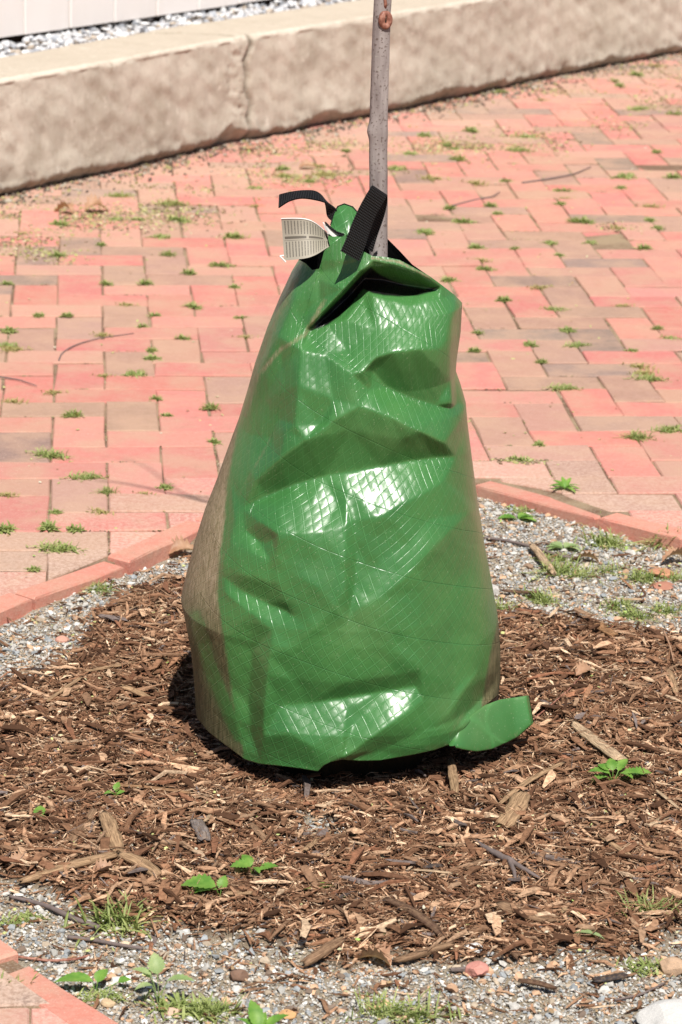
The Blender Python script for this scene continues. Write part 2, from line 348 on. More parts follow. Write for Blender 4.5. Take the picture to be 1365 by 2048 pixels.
# ------------------------------------------------------------------ concrete wall
cumW = np.concatenate([[0], np.cumsum(np.linalg.norm(np.diff(WB, axis=0), axis=1))])
HW = .322
def wall():
    s = np.arange(0, cumW[-1], .009); bx = np.interp(s, cumW, WB[:, 0]); by = np.interp(s, cumW, WB[:, 1])
    p0 = np.array(G(480, 283)); sc = s[np.argmin(np.hypot(bx-p0[0], by-p0[1]))]      # crack
    zb = .016+.010*np.abs(noise2(s, s*.3, 6))+.010*np.abs(noise2(s, s, 25, o=4))+.006*np.abs(noise2(s, s, 70, o=8))+.012*np.clip(noise2(s, s*.1, 3.5, o=6)-.1, 0, 1)+.028*np.exp(-((s-sc+.09)/.05)**2)+.02*np.exp(-((s-sc-1.0)/.12)**2)+.018*np.exp(-((s-sc-.35)/.06)**2)
    ts = np.linspace(0, 1, 40); V = []; top = []; dirt = []
    prof = [('u', -.02)]+[('f', t) for t in ts]+[('r', a) for a in np.linspace(.1, .9, 5)]+[('t', t) for t in np.linspace(.03, .262, 26)]+[('b', z) for z in (.25, .0)]
    for kind, q in prof:
        if kind == 'u': d = np.full(len(s), .07); z = np.full(len(s), -.03)
        elif kind == 'f':
            z = zb+(HW-.014-zb)*q; d = .004*noise2(s, z*3, 5)+.0022*noise2(s, z, 33, o=7)+.0012*noise2(s, z, 90, o=2)-.008*np.exp(-q*12)+np.where(q == 0, .006, 0)
            d = d+.010*np.exp(-((z-.03)/.03)**2)*np.abs(noise2(s, z, 18, o=9))
        elif kind == 'r': a = q*PI/2; d = .014*(1-math.cos(a))+.002*noise2(s, q, 20); z = HW-.014+.014*math.sin(a)+.002*noise2(s, s, 16)
        elif kind == 't': d = np.full(len(s), q); z = HW+.0015*noise2(s, q*2, 7)+.001*noise2(s, q, 30)-.004*math.exp(-((q-.03)/.03)**2)
        else: d = np.full(len(s), .27); z = np.full(len(s), q)
        cs = sc+.012*math.sin((z.mean())*22)+.006*math.sin(z.mean()*70)+(.0 if kind != 't' else -.7*q)
        if kind in 'frt':
            cw = np.exp(-((s-cs)/.0075)**2); chip = np.exp(-((s-cs+.05)/.05)**2)*np.abs(noise2(s, z, 40, o=3))
            if kind != 't': d = d+.016*cw+.008*chip
            else: z = z-.006*cw-.004*chip
        else: cw = 0*s
        V.append(np.column_stack([bx-wn[0]*d, by-wn[1]*d, z])); top.append(np.full(len(s), 1. if kind == 't' else 0.))
        low = np.exp(-np.maximum(z-.0, 0)/.035)
        dirt.append(np.clip(cw*.9+(low*.8 if kind == 'f' else 0)+(.25*np.abs(noise2(s, z, 3)) if kind == 'f' else 0)+(1 if kind == 'u' else 0), 0, 1))
    V = np.concatenate(V); F = gridF(len(s), len(prof))
    o = npmesh('concrete_wall', V, F, M_CONC, attrs={'top': np.concatenate(top), 'dirt': np.concatenate(dirt)}, smooth=True)
    tag(o, 'low weathered beige concrete retaining wall with a vertical crack, running along the paving', 'low wall')
wall()
# earth bed behind the wall, pebbles on it, white boarded wall
def along(s0, s1, d, n=2):        # points at distance d behind the wall base line
    s = np.linspace(s0, s1, n); return np.column_stack([np.interp(s, cumW, WB[:, 0])-wn[0]*d, np.interp(s, cumW, WB[:, 1])-wn[1]*d])
a = along(0, cumW[-1], .255, 60); b = along(0, cumW[-1], 3.5, 60)
V = np.concatenate([np.column_stack([a, np.full(60, .285)]), np.column_stack([b, np.full(60, .285)])]); tag(npmesh('planting_bed', V, gridF(60, 2), M_JOINT), kind='structure')
ico = [(-1, 1.618, 0), (1, 1.618, 0), (-1, -1.618, 0), (1, -1.618, 0), (0, -1, 1.618), (0, 1, 1.618), (0, -1, -1.618), (0, 1, -1.618), (1.618, 0, -1), (1.618, 0, 1), (-1.618, 0, -1), (-1.618, 0, 1)]
ico = np.array(ico)/1.902
icf = np.array([(0, 11, 5), (0, 5, 1), (0, 1, 7), (0, 7, 10), (0, 10, 11), (1, 5, 9), (5, 11, 4), (11, 10, 2), (10, 7, 6), (7, 1, 8), (3, 9, 4), (3, 4, 2), (3, 2, 6), (3, 6, 8), (3, 8, 9), (4, 9, 5), (2, 4, 11), (6, 2, 10), (8, 6, 7), (9, 8, 1)])
def rotmats(rs, n, tilt=None):
    if tilt is None: a = rs.normal(size=(n, 4))
    else:
        yaw = rs.uniform(0, 2*PI, n); ax = rs.normal(size=(n, 2)); an = rs.normal(0, tilt, n); ax /= np.linalg.norm(ax, axis=1)[:, None]
        q1 = np.stack([np.cos(yaw/2), 0*yaw, 0*yaw, np.sin(yaw/2)], 1); q2 = np.stack([np.cos(an/2), ax[:, 0]*np.sin(an/2), ax[:, 1]*np.sin(an/2), 0*an], 1)
        w1, x1, y1, z1 = q2.T; w2, x2, y2, z2 = q1.T
        a = np.stack([w1*w2-x1*x2-y1*y2-z1*z2, w1*x2+x1*w2+y1*z2-z1*y2, w1*y2-x1*z2+y1*w2+z1*x2, w1*z2+x1*y2-y1*x2+z1*w2], 1)
    a /= np.linalg.norm(a, axis=1)[:, None]; w_, x, y, z = a.T
    return np.stack([np.stack([1-2*(y*y+z*z), 2*(x*y-z*w_), 2*(x*z+y*w_)], 1), np.stack([2*(x*y+z*w_), 1-2*(x*x+z*z), 2*(y*z-x*w_)], 1), np.stack([2*(x*z-y*w_), 2*(y*z+x*w_), 1-2*(x*x+y*y)], 1)], 1)
def scatter_stones(name, P, size, pal, seed, flat=.7, mat=None, parent=None):
    rs = np.random.RandomState(seed); n = len(P)
    V = ico[None]*rs.uniform(.55, 1.3, (n, 12, 1)); V = V*size[:, None, None]*np.stack([rs.uniform(.8, 1.3, n), rs.uniform(.7, 1, n), rs.uniform(flat*.6, flat, n)], 1)[:, None]
    V = np.einsum('nij,nkj->nki', rotmats(rs, n, .5), V)+P[:, None]
    F = (icf[None]+12*np.arange(n)[:, None, None]).reshape(-1, 3)
    pc = np.array([p[:3] for p in pal]); pw = np.array([p[3] for p in pal]); c = pc[rs.choice(len(pal), n, p=pw/pw.sum())]*rs.uniform(.75, 1.15, (n, 1))
    return npmesh(name, V.reshape(-1, 3), F, mat or M_STONE, parent, col=np.repeat(c, 12, 0), origin=(0, 0, 0))
rs = np.random.RandomState(21); n = 4200; s = rs.uniform(0, 6.2, n); d = rs.uniform(.262, .50, n)
P = np.column_stack([np.interp(s, cumW, WB[:, 0])-wn[0]*d, np.interp(s, cumW, WB[:, 1])-wn[1]*d, .295+rs.uniform(0, .018, n)])
tag(scatter_stones('pale_pebbles', P, rs.uniform(.007, .016, n), [(.62, .62, .64, 4), (.8, .8, .8, 3), (.38, .40, .44, 3), (.5, .42, .34, 1), (.12, .12, .13, .7)], 2), kind='stuff')
root = empty('boarded_wall', (*along(1, 2, .42)[0], .3), 'white painted boarded wall behind the pebble strip, dark gap under its boards', 'wall')
inv = -np.array(root.location)
# board joints seen along the foot of the wall
jp = [G(px, py, .318) for px, py in ((50, 72), (142, 58), (230, 45), (316, 33), (399, 20), (478, 10))]
j0 = np.array(jp[0]); j1 = np.array(jp[-1]); bd = (j1-j0)/np.linalg.norm(j1-j0); step = np.linalg.norm(j1-j0)/5; bn = np.array([bd[1], -bd[0]])
rs = np.random.RandomState(8)
for i in range(-8, 22):
    gap = .004 if i in (0, 2, 5, 9) else .0018
    a = j0+bd*step*i+bd*gap; b = j0+bd*step*(i+1)-bd*gap; zb = .322+rs.uniform(-.002, .003); dd = rs.uniform(0, .0015)
    q = []
    for z in (zb, 2.6):
        for (pt, dpt) in ((a, .004), (a+bd*.004, 0), (b-bd*.004, 0), (b, .004), (b, .022), (a, .022)):
            q.append((*(pt-bn*(dpt+dd)), z))
    V = np.array(q)+inv
    npmesh('board', V, [gridF(6, 2, True), np.array([[5, 4, 3, 2, 1, 0], [6, 7, 8, 9, 10, 11]])], M_PAINT, root)
a = j0+bd*step*-8-bn*.03; b = j0+bd*step*22-bn*.03; q = []
for z in (.27, 2.6): q += [(*a, z), (*b, z), (*(b-bn*.15), z), (*(a-bn*.15), z)]
npmesh('backing', np.array(q)+inv, [gridF(4, 2, True), np.array([[4, 5, 6, 7]])], M_DARK, root)

# ------------------------------------------------------------------ watering bag
LS = [(598, 520), (583, 545), (560, 595), (535, 655), (510, 728), (497, 775), (478, 838), (455, 900), (433, 962), (410, 1020), (391, 1080), (375, 1140), (363, 1190), (371, 1228), (383, 1290), (389, 1350), (393, 1410), (402, 1445)]
RSL = [(925, 606), (922, 660), (914, 715), (912, 742), (922, 770), (932, 805), (936, 850), (945, 920), (957, 1010), (970, 1090), (985, 1170), (996, 1230), (1001, 1290), (1001, 1340), (998, 1375), (975, 1420)]
def xz(L):
    q = np.array([W(a, b)[[0, 2]] for a, b in L]); q = q[np.argsort(q[:, 1])]; return q
QL, QR = xz(LS), xz(RSL)
def xl(z): return np.interp(z, QL[:, 1], QL[:, 0])
def xr(z):
    v = np.interp(z, QR[:, 1], QR[:, 0]); return v-np.maximum(z-QR[-1, 1], 0)*.55
def xl2(z): return xl(z)+np.maximum(z-QL[-1, 1], 0)*.35
DF = lambda z: np.interp(z, [0, .05, .2, .4, .55, .65, .75], [.222, .228, .212, .165, .125, .095, .06])
DB = lambda z: np.interp(z, [0, .2, .4, .55, .65, .75], [.19, .185, .15, .11, .08, .055])
# crease map: photo pixel, height of the fold towards the viewer (cm)
CP, CE = [], []
def chain(*pts, closed=False):
    ids = []
    for p in pts:
        p = tuple(p)
        for i, q in enumerate(CP):
            if abs(q[0]-p[0])+abs(q[1]-p[1]) < 3: ids.append(i); break
        else: CP.append(p); ids.append(len(CP)-1)
    for a, b in zip(ids, ids[1:]):
        if a != b and (a, b) not in CE and (b, a) not in CE: CE.append((a, b))
for L in (LS, RSL): chain(*[(a, b, 0) for a, b in L])
chain((300, 300, 0)); chain((1100, 300, 0)); chain((300, 1650, 0)); chain((1150, 1650, 0)); chain((690, 300, 0))
# left dusty side fold
chain((640, 545, .4), (588, 600, 2.0), (556, 672, 2.3), (512, 752, 1.3), (484, 860, -.5), (460, 960, -.1), (453, 1050, .4), (442, 1115, .9), (439, 1190, 1.2), (448, 1280, 1.0), (462, 1380, .6), (482, 1490, .2))
chain((566, 725, 1.3), (530, 800, .2), (505, 870, -.5), (487, 960, .6))
chain((380, 1240, .0), (408, 1290, -.5), (425, 1390, -.4), (440, 1460, 0)); chain((395, 1240, .3), (415, 1180, .3), (430, 1040, .3))
# collar fold with the dark pocket below it
chain((746, 521, 2.9), (722, 543, 3.0), (690, 578, 2.9), (655, 615, 2.4), (612, 657, 1.5))
chain((752, 533, 1.8), (728, 556, -3.6), (700, 587, -3.8), (664, 622, -2.6), (622, 659, .2))
chain((746, 521, 2.9), (790, 530, 2.9), (830, 543, 2.7), (860, 558, 2.2), (880, 571, 1.2))
chain((728, 556, -3.6), (765, 558, -3.4), (800, 567, -3.2), (835, 572, -2.4), (866, 578, -.6), (882, 575, 1.0))
chain((690, 640, -.1), (727, 590, -1.6)); chain((640, 560, 1.2), (700, 545, 2.1), (720, 520, 2.4)); chain((640, 600, .9), (600, 640, 1.0))
# upper right panel
chain((612, 657, 1.5), (655, 650, -.2), (690, 640, .3)); chain((690, 640, .3), (693, 700, .6), (704, 748, 3.0)); chain((745, 590, -.8), (750, 660, 1.0), (752, 715, 2.9))
chain((612, 680, 1.2), (650, 710, 1.8), (704, 748, 3.0), (728, 742, 3.1), (752, 715, 2.9), (790, 704, 3.2), (840, 698, 3.3), (876, 698, 3.3), (893, 680, 2.8), (900, 645, 2.2), (912, 600, .9))
chain((820, 610, 0), (880, 600, .8), (905, 590, .5)); chain((800, 650, 1.2), (860, 650, 1.6))
chain((746, 742, .9), (775, 775, -.2), (820, 796, -.5), (870, 812, -.2), (903, 815, .3), (932, 816, .6))
chain((740, 780, 1.4), (790, 812, 1.3), (860, 838, 1.2), (930, 830, 1.1))
chain((912, 600, .9), (905, 640, 2.0), (901, 700, 2.9), (903, 760, 2.6), (906, 808, 2.2)); chain((915, 650, .3), (909, 720, .2), (911, 808, -.2))
# left middle: vertical fold
chain((612, 657, 1.5), (602, 700, 2.8), (597, 770, 3.3), (590, 850, 3.1), (572, 862, 2.6)); chain((572, 862, 2.6), (558, 840, .8), (540, 875, .2), (500, 940, .7), (487, 1017, .9))
chain((704, 748, 3.0), (668, 800, 2.1), (640, 850, 1.6)); 
# bulge above the waist crease, then the waist crease
chain((572, 862, 2.6), (612, 880, 3.0), (660, 845, 2.9), (720, 812, 3.0), (780, 832, 2.8), (840, 862, 2.9), (890, 886, 2.2), (912, 912, .7))
chain((487, 1017, .9), (540, 990, -.3), (600, 966, -.9), (650, 952, -.9), (698, 944, -.5), (760, 932, -.9), (820, 922, -1.0), (870, 915, -.5), (912, 912, .7), (945, 905, .5))
chain((487, 1017, .9), (510, 962, 1.8), (560, 918, 2.7), (612, 880, 3.0)); chain((700, 860, 1.8), (800, 880, 1.6))
# highlights under the crease
chain((487, 1017, .9), (520, 1044, 2.4), (556, 1067, 3.4), (600, 1068, 2.9), (645, 1064, 2.4), (692, 1052, 2.3))
chain((487, 1017, .9), (560, 1012, 1.4), (620, 1008, .8), (675, 1006, .3))
chain((698, 944, -.5), (722, 992, .9), (740, 1020, 1.7), (757, 1034, 2.4), (800, 1010, 2.0), (850, 986, 1.7), (888, 962, 1.4), (912, 912, .7)); chain((700, 950, -.4), (780, 952, -.2), (850, 938, .0), (905, 918, .6))
chain((698, 944, -.5), (693, 985, .6), (692, 1052, 2.3), (691, 1120, 3.1), (691, 1180, 3.1), (690, 1245, 2.4))
chain((704, 975, .4), (710, 1040, 1.5), (714, 1110, 1.5), (709, 1180, 1.6), (697, 1240, 2.1)); chain((757, 1034, 2.4), (742, 1075, 1.9), (735, 1110, 1.9))
chain((757, 1034, 2.4), (800, 1050, 2.0), (860, 1040, 1.4), (942, 1022, 1.3)); chain((945, 1022, 1.3), (900, 1062, 2.1), (850, 1112, 2.8), (800, 1165, 3.0), (760, 1195, 2.9), (720, 1215, 2.6)); chain((760, 1120, 2.0), (820, 1085, 1.9))
chain((945, 1022, 1.3), (905, 1085, 1.7), (868, 1130, 1.9), (845, 1180, 2.2), (838, 1260, 2.0), (842, 1340, 1.9), (848, 1400, 1.2)); chain((900, 1180, .8), (905, 1280, .4), (910, 1380, .6)); chain((960, 1100, .5), (975, 1200, .6), (978, 1290, .4), (960, 1360, .2))
# lower left facets
chain((556, 1067, 3.4), (552, 1110, 3.0), (556, 1165, 2.8), (572, 1205, 2.3), (590, 1235, 1.9)); chain((490, 1060, 1.0), (520, 1085, .9), (548, 1080, 2.2)); chain((470, 1040, 1.4), (462, 1085, 1.6), (450, 1112, 1.8)); chain((468, 1112, 1.9), (505, 1105, 2.2), (540, 1120, 2.5)); chain((444, 1128, 1.8), (490, 1150, 2.2), (540, 1165, 2.3))
chain((444, 1150, 1.4), (490, 1185, .7), (530, 1205, .6), (575, 1222, .9), (590, 1235, 1.9)); chain((450, 1185, 1.7), (500, 1225, 1.9), (560, 1250, 1.9))
chain((546, 1262, 2.1), (540, 1310, 2.7), (535, 1350, 2.9), (529, 1420, 2.8), (527, 1470, 2.6), (520, 1520, 1.6)); chain((505, 1300, .3), (498, 1400, -.5), (504, 1470, -.4))
chain((600, 1120, 2.8), (640, 1118, 2.7)); chain((590, 1150, 3.0), (640, 1175, 3.3), (670, 1215, 3.2), (689, 1250, 2.3)); chain((600, 1290, 1.9), (690, 1300, 2.0), (780, 1295, 2.0)); chain((590, 1360, 1.3), (690, 1365, 1.3), (790, 1350, 1.2))
chain((560, 1412, 1.0), (620, 1406, .0), (690, 1395, -.5), (770, 1382, -.4), (830, 1372, .3), (848, 1400, 1.2))
chain((535, 1460, 2.0), (580, 1470, 2.6), (620, 1490, 3.0), (660, 1510, 3.2), (684, 1516, 3.6), (730, 1484, 2.9), (780, 1450, 2.6), (820, 1422, 2.2), (848, 1400, 1.2))
chain((690, 1410, .2), (688, 1460, 1.9), (684, 1516, 3.6)); chain((694, 1415, .5), (706, 1452, .9), (690, 1505, 2.6)); chain((600, 1520, 2.3), (636, 1540, 2.9)); chain((760, 1500, 1.3), (850, 1460, 1.2), (905, 1440, .9))
# lower right pinch where the foot flap comes out
chain((903, 1486, 1.8), (915, 1455, .9), (940, 1420, -1.8), (965, 1395, -2.6), (985, 1370, -1.6)); chain((890, 1440, 1.3), (930, 1380, 1.2), (965, 1330, .5))
DR = np.zeros((1024, 683))
def raster():
    sc = .5
    vs = [Vector((p[0]*sc, p[1]*sc)) for p in CP]
    ov, oe, of, vo, eo, fo = delaunay_2d_cdt(vs, CE, [], 0, .01)
    hs = []
    for v, org in zip(ov, vo):
        if org: hs.append(CP[org[0]][2])
        else:
            d = [((v.x-q.x)**2+(v.y-q.y)**2, i) for i, q in enumerate(vs)]; d.sort(); ww = [1/(a+1) for a, _ in d[:4]]; hs.append(sum(w_*CP[i][2] for w_, (_, i) in zip(ww, d[:4]))/sum(ww))
    for f in of:
        a, b, c = [np.array(ov[i]) for i in f[:3]]; ha, hb, hc = [hs[i] for i in f[:3]]
        x0, x1 = int(max(min(a[0], b[0], c[0]), 0)), int(min(max(a[0], b[0], c[0])+1, 682)); y0, y1 = int(max(min(a[1], b[1], c[1]), 0)), int(min(max(a[1], b[1], c[1])+1, 1023))
        if x1 < x0 or y1 < y0: continue
        X, Yy = np.meshgrid(np.arange(x0, x1+1), np.arange(y0, y1+1)); D = (b[1]-c[1])*(a[0]-c[0])+(c[0]-b[0])*(a[1]-c[1])
        if abs(D) < 1e-9: continue
        l1 = ((b[1]-c[1])*(X-c[0])+(c[0]-b[0])*(Yy-c[1]))/D; l2 = ((c[1]-a[1])*(X-c[0])+(a[0]-c[0])*(Yy-c[1]))/D; l3 = 1-l1-l2
        k = (l1 >= -.01) & (l2 >= -.01) & (l3 >= -.01); sub = DR[y0:y1+1, x0:x1+1]; sub[k] = (l1*ha+l2*hb+l3*hc)[k]
raster()
def blur(A, s):
    r = int(3*s)+1; k = np.exp(-np.arange(-r, r+1)**2/(2*s*s)); k /= k.sum()
    for ax in (0, 1):
        P_ = np.pad(A, [(r, r) if i == ax else (0, 0) for i in (0, 1)], mode='edge')
        A = sum(k[i]*np.take(P_, np.arange(i, i+A.shape[ax]), axis=ax) for i in range(2*r+1))
    return A
sharp = blur(DR, 1.0); soft = blur(DR, 3.5)
yy, xx = np.mgrid[0:1024, 0:683]*2.
low_ = np.clip((yy-1080)/60, 0, 1)
mixm = np.clip((700-yy)/60, 0, 1)*np.clip((xx-590)/40, 0, 1)          # keep the collar crisp
DR = ((soft*(.36+.12*low_)+sharp*(.64-.12*low_))*(1-mixm)+sharp*mixm)*(1.1-.14*low_)
def dmap(px, py, A=None):
    A = DR if A is None else A; x = np.clip(np.asarray(px)/2, 0, 681.5); y = np.clip(np.asarray(py)/2, 0, 1022.5); i = x.astype(int); j = y.astype(int); fx = x-i; fy = y-j
    return (A[j, i]*(1-fx)+A[j, i+1]*fx)*(1-fy)+(A[j+1, i]*(1-fx)+A[j+1, i+1]*fx)*fy
# rims
TOPF = np.array([(590, 522), (600, 520), (612, 527), (625, 540), (640, 537), (641, 508), (665, 488), (690, 470), (706, 484), (722, 500), (745, 512), (772, 514), (800, 520), (830, 536), (858, 551), (880, 567), (910, 590), (926, 607)], float)
TOPB = np.array([(590, 522), (612, 505), (640, 496), (662, 478), (690, 458), (712, 446), (735, 446), (775, 477), (800, 502), (825, 529), (860, 553), (900, 583), (926, 607)], float)
BOT = np.array([(398, 1440), (415, 1462), (440, 1482), (490, 1519), (520, 1528), (560, 1532), (600, 1537), (636, 1543), (648, 1531), (662, 1524), (684, 1519), (720, 1522), (760, 1521), (830, 1509), (870, 1500), (903, 1488), (925, 1462), (950, 1432), (975, 1408), (1000, 1388)], float)
def bag():
    nf, nb, nv = 430, 80, 520
    t = np.linspace(0, 1, nf+1); th = PI*t; u = -np.cos(th)*.35+(2*t-1)*.65; dep = np.sqrt(np.clip(1-np.abs(u)**2.25, 0, 1))**.95
    tb = np.linspace(0, 1, nb+1)[1:-1]; ub = np.cos(PI*tb); db = -np.sqrt(np.clip(1-ub**2, 0, 1))
    u = np.concatenate([u, ub]); dep = np.concatenate([dep, db]); N = len(u); front = dep >= 0
    def pos(z):
        a, b = xl2(z), xr(z); x = (a+b)/2+(b-a)/2*u; y = -np.where(front, DF(z), DB(z))*dep; return x, y
    def solve(line, z0, base):
        z = np.full(N, z0)
        for it in range(30):
            x, y = pos(z); px, py = proj(x, y, z)
            ty = np.interp(px, line[:, 0], line[:, 1]); z = z-.7*(ty-py)/1380.
        return z
    zt = np.where(front, solve(TOPF, .66, 0), solve(TOPB, .70, 0)); zb = np.where(front, solve(BOT, .0, 0), .0)
    e = np.where(u > 0, 1, np.clip(dep/.12, 0, 1)); rb_ = .004+.034*np.clip((u-.55)/.4, 0, 1); zb = np.where(front, zb*e+(.004)*(1-e), rb_); zb = np.clip(zb, -.014, .09)
    zt = np.clip(zt, .55, .80)
    V = []; UV = []
    vs = np.linspace(0, 1, nv)
    x0, y0 = pos(np.full(N, .25)); arc = np.concatenate([[0], np.cumsum(np.hypot(np.diff(x0), np.diff(y0)))]); arc -= arc[nf//2]
    for j, v in enumerate(vs):
        z = zb+(zt-zb)*v; x, y = pos(z)
        px, py = proj(x, y, z); d = dmap(px, py)*.01
        wr = .0016*noise2(arc, z, 9, o=2)+.0006*noise2(arc, z, 34, o=6)
        fade = np.clip(dep/.25, 0, 1)*front
        d = np.where(front, d*fade+wr*fade, .010*noise2(arc*1.0, z*.5, 6)*np.clip(-dep*2, 0, 1))
        dr = np.array(ray(px, py)); dr = dr/np.linalg.norm(dr, axis=0)
        x = x-dr[0]*d; y = y-dr[1]*d; z2 = z-dr[2]*d
        z2 = z2+np.where(front, 0, 0)
        V.append(np.column_stack([x, y, z2])); UV.append(np.column_stack([arc, z]))
    # underside rows
    x, y = pos(zb+.002); cx = x.mean(); low = []
    b0 = V[0]
    for f, dz in ((.935, .002), (.84, -.004), (.70, -.06)):
        low.append((np.column_stack([cx+(b0[:, 0]-cx)*f, b0[:, 1]*f, b0[:, 2]+dz]), np.column_stack([arc, zb-.02*(1-f)])))
    V = [l[0] for l in low[::-1]]+V; UV = [l[1] for l in low[::-1]]+UV
    nvv = len(V); V = np.concatenate(V); UV = np.concatenate(UV); F = gridF(N, nvv, True)
    px, py = proj(V[:, 0], V[:, 1], V[:, 2])
    fr = np.tile(front, nvv)
    # dust map (soil rubbed into the sides and folds)
    def seg(P, w):
        d = np.full(len(V), 1e9)
        for (a, b), (c, e_) in zip(P, P[1:]):
            L = (c-a)**2+(e_-b)**2; t_ = np.clip(((px-a)*(c-a)+(py-b)*(e_-b))/L, 0, 1); d = np.minimum(d, np.hypot(px-a-t_*(c-a), py-b-t_*(e_-b)))
        return np.exp(-(d/w)**2)
    LX = np.interp(py, [560, 752, 860, 960, 1050, 1115, 1190, 1280, 1380, 1490], [575, 500, 480, 459, 453, 443, 439, 452, 468, 490])
    dust = np.clip((LX-px)/14+.3, 0, 1)*np.clip((py-700)/200, 0, 1)*.95*np.where(py > 1180, .9, 1)
    dust = dust*(1-.8*seg([(388, 1225), (420, 1330), (455, 1420), (480, 1470)], 17)*np.clip((py-1190)/60, 0, 1))
    dust = np.maximum(dust, .5*seg([(600, 545), (566, 610), (535, 680), (500, 770)], 11)); dust = np.maximum(dust, .5*seg([(650, 600), (612, 668), (560, 700), (515, 752), (490, 830)], 9))
    dust = np.maximum(dust, .38*seg([(548, 865), (515, 925), (478, 990)], 6)); dust = np.maximum(dust, .55*seg([(745, 516), (800, 524), (860, 556)], 5)*(py < 620))
    dust = np.maximum(dust, .9*np.clip((px-np.interp(py, [600, 745, 850, 1010, 1170, 1240, 1290, 1340, 1400], [914, 910, 938, 966, 990, 990, 978, 968, 958]))/12, 0, 1)*(py > 610))
    dust = np.maximum(dust, .22*seg([(800, 812), (860, 826), (930, 818)], 6)); dust = np.maximum(dust, .35*seg([(900, 1470), (930, 1420), (975, 1385)], 8))
    wet = np.clip((py-1160)/120, 0, 1)*np.clip((LX+20-px)/20, 0, 1)+np.clip((py-1200)/80, 0, 1)*np.clip((px-930)/40, 0, 1)
    POCKET_SHADE = np.array([(742, 534), (716, 558), (690, 587), (655, 622), (618, 657), (636, 657), (655, 650), (680, 632), (700, 612), (727, 578), (745, 586), (770, 591), (800, 593), (835, 591), (862, 584), (880, 572), (850, 578), (815, 571), (785, 561), (760, 549)])
    lin_shade = np.clip(poly_sd(POCKET_SHADE, px, py)/3+.5, 0, 1)*fr  # black lining, with the collar's cast shadow painted into the same outline
    under = np.zeros(len(V)); under[:N*3] = 1; edge_ = np.repeat(np.arange(nvv), N); dust = np.maximum(dust, np.where(edge_ < 3, .8, 0)); wet = np.maximum(wet, under); lin_shade = np.maximum(lin_shade, under*.85)  # underside rows: soil, plus shade painted almost black
    dust = np.maximum(dust, np.exp(-(edge_-3.)/4)*.2*(edge_ >= 3)); dust = np.where(fr, dust, .35)
    root = empty('watering_bag', (0, 0, 0), 'large green tarpaulin tree watering bag standing around the young tree trunk', 'watering bag')
    npmesh('bag_body', V, F, M_TARP, root, uv=UV, attrs={'dust': dust, 'wet': np.clip(wet, 0, 1), 'lin': lin_shade}, smooth=True)
    return root
m = NT('green_tarpaulin', .3, .5)
uv = m.n('ShaderNodeSeparateXYZ', {0: m.n('ShaderNodeUVMap').outputs[0]}); X, Yv = uv.outputs[0], uv.outputs[1]
warp = m.tex(5, 2, .5)
X = m.math('ADD', X, m.math('MULTIPLY', m.math('SUBTRACT', warp, .5), .035))
def lines(ang, sp_, wdt, off=0.):
    a = math.radians(ang); q = m.math('ADD', m.math('MULTIPLY', X, -math.sin(a)/sp_), m.math('MULTIPLY', Yv, math.cos(a)/sp_)); f = m.math('PINGPONG', m.math('ADD', q, 100+off), .5)
    return m.n('ShaderNodeMapRange', {0: f, 1: 0., 2: wdt, 3: 1., 4: 0.}, interpolation_type='SMOOTHSTEP').outputs[0], f
l1, f1 = lines(-66, .0136, .085); l2, f2 = lines(36, .0118, .085); l3, f3 = lines(-18, .078, .013, .3)
pil = m.math('MULTIPLY', m.math('MULTIPLY', f1, m.math('SUBTRACT', 1., f1)), m.math('MULTIPLY', f2, m.math('SUBTRACT', 1., f2)))
h = m.math('ADD', m.math('MULTIPLY', m.math('MAXIMUM', l1, l2), .5), m.math('MULTIPLY', pil, 5.)); h = m.math('SUBTRACT', h, m.math('MULTIPLY', l3, .4))
h = m.math('ADD', h, m.math('MULTIPLY', m.tex(38, 3, .55), 1.2))
dust, wet = m.attr('dust', 'Fac'), m.attr('wet', 'Fac')
n1 = m.tex(9, 3, .5)
c = m.mix(m.ramp(n1, [(.35, 0), (.65, 1)]), (.037, .138, .035), (.052, .174, .045))
c = m.mix(m.math('MULTIPLY', m.math('MAXIMUM', l1, l2), .26), c, (.08, .29, .085)); c = m.mix(m.math('MULTIPLY', l3, .3), c, (.02, .12, .03))
st = m.tex(1, 6, .8, stretch=(260, 120, 34), dist=.8); st2 = m.tex(30, 5, .7); spk = m.tex(420, 2, .6)
str_ = m.ramp(m.tex(1, 5, .8, stretch=(420, 160, 22), dist=.5), [(.40, 0), (.60, 1)]); dc = m.mix(wet, m.mix(str_, (.22, .165, .095), (.42, .32, .225)), m.mix(str_, (.075, .05, .028), (.20, .145, .085))); c = m.mix(m.ramp(m.tex(7, 3), [(.55, 0), (.8, .22)]), c, (.22, .27, .12))
c = m.mix(m.ramp(spk, [(.67, 0), (.72, .5)]), c, (.36, .42, .26))
thr = m.n('ShaderNodeMapRange', {0: m.math('ADD', m.math('SUBTRACT', m.math('ADD', m.math('MULTIPLY', st, .75), m.math('MULTIPLY', st2, .25)), .5), m.math('MULTIPLY', m.math('SUBTRACT', dust, .42), .75)), 1: -.10, 2: .16, 3: 0., 4: 1.}, interpolation_type='SMOOTHSTEP').outputs[0]; dm = m.math('MULTIPLY', thr, m.math('ADD', .35, m.math('MULTIPLY', dust, .55)))
c = m.mix(dm, c, dc)
bf = m.n('ShaderNodeNewGeometry').outputs['Backfacing']; ins_ = m.mix(m.math('MAXIMUM', bf, m.attr('lin', 'Fac')), c, (.006, .006, .006)); m.base(ins_)  # black inside, plus the painted shade of collar pocket and underside
m.put('Roughness', m.math('ADD', m.math('ADD', .27, m.math('MULTIPLY', m.tex(14, 4), .12)), m.math('MULTIPLY', dm, .5)))
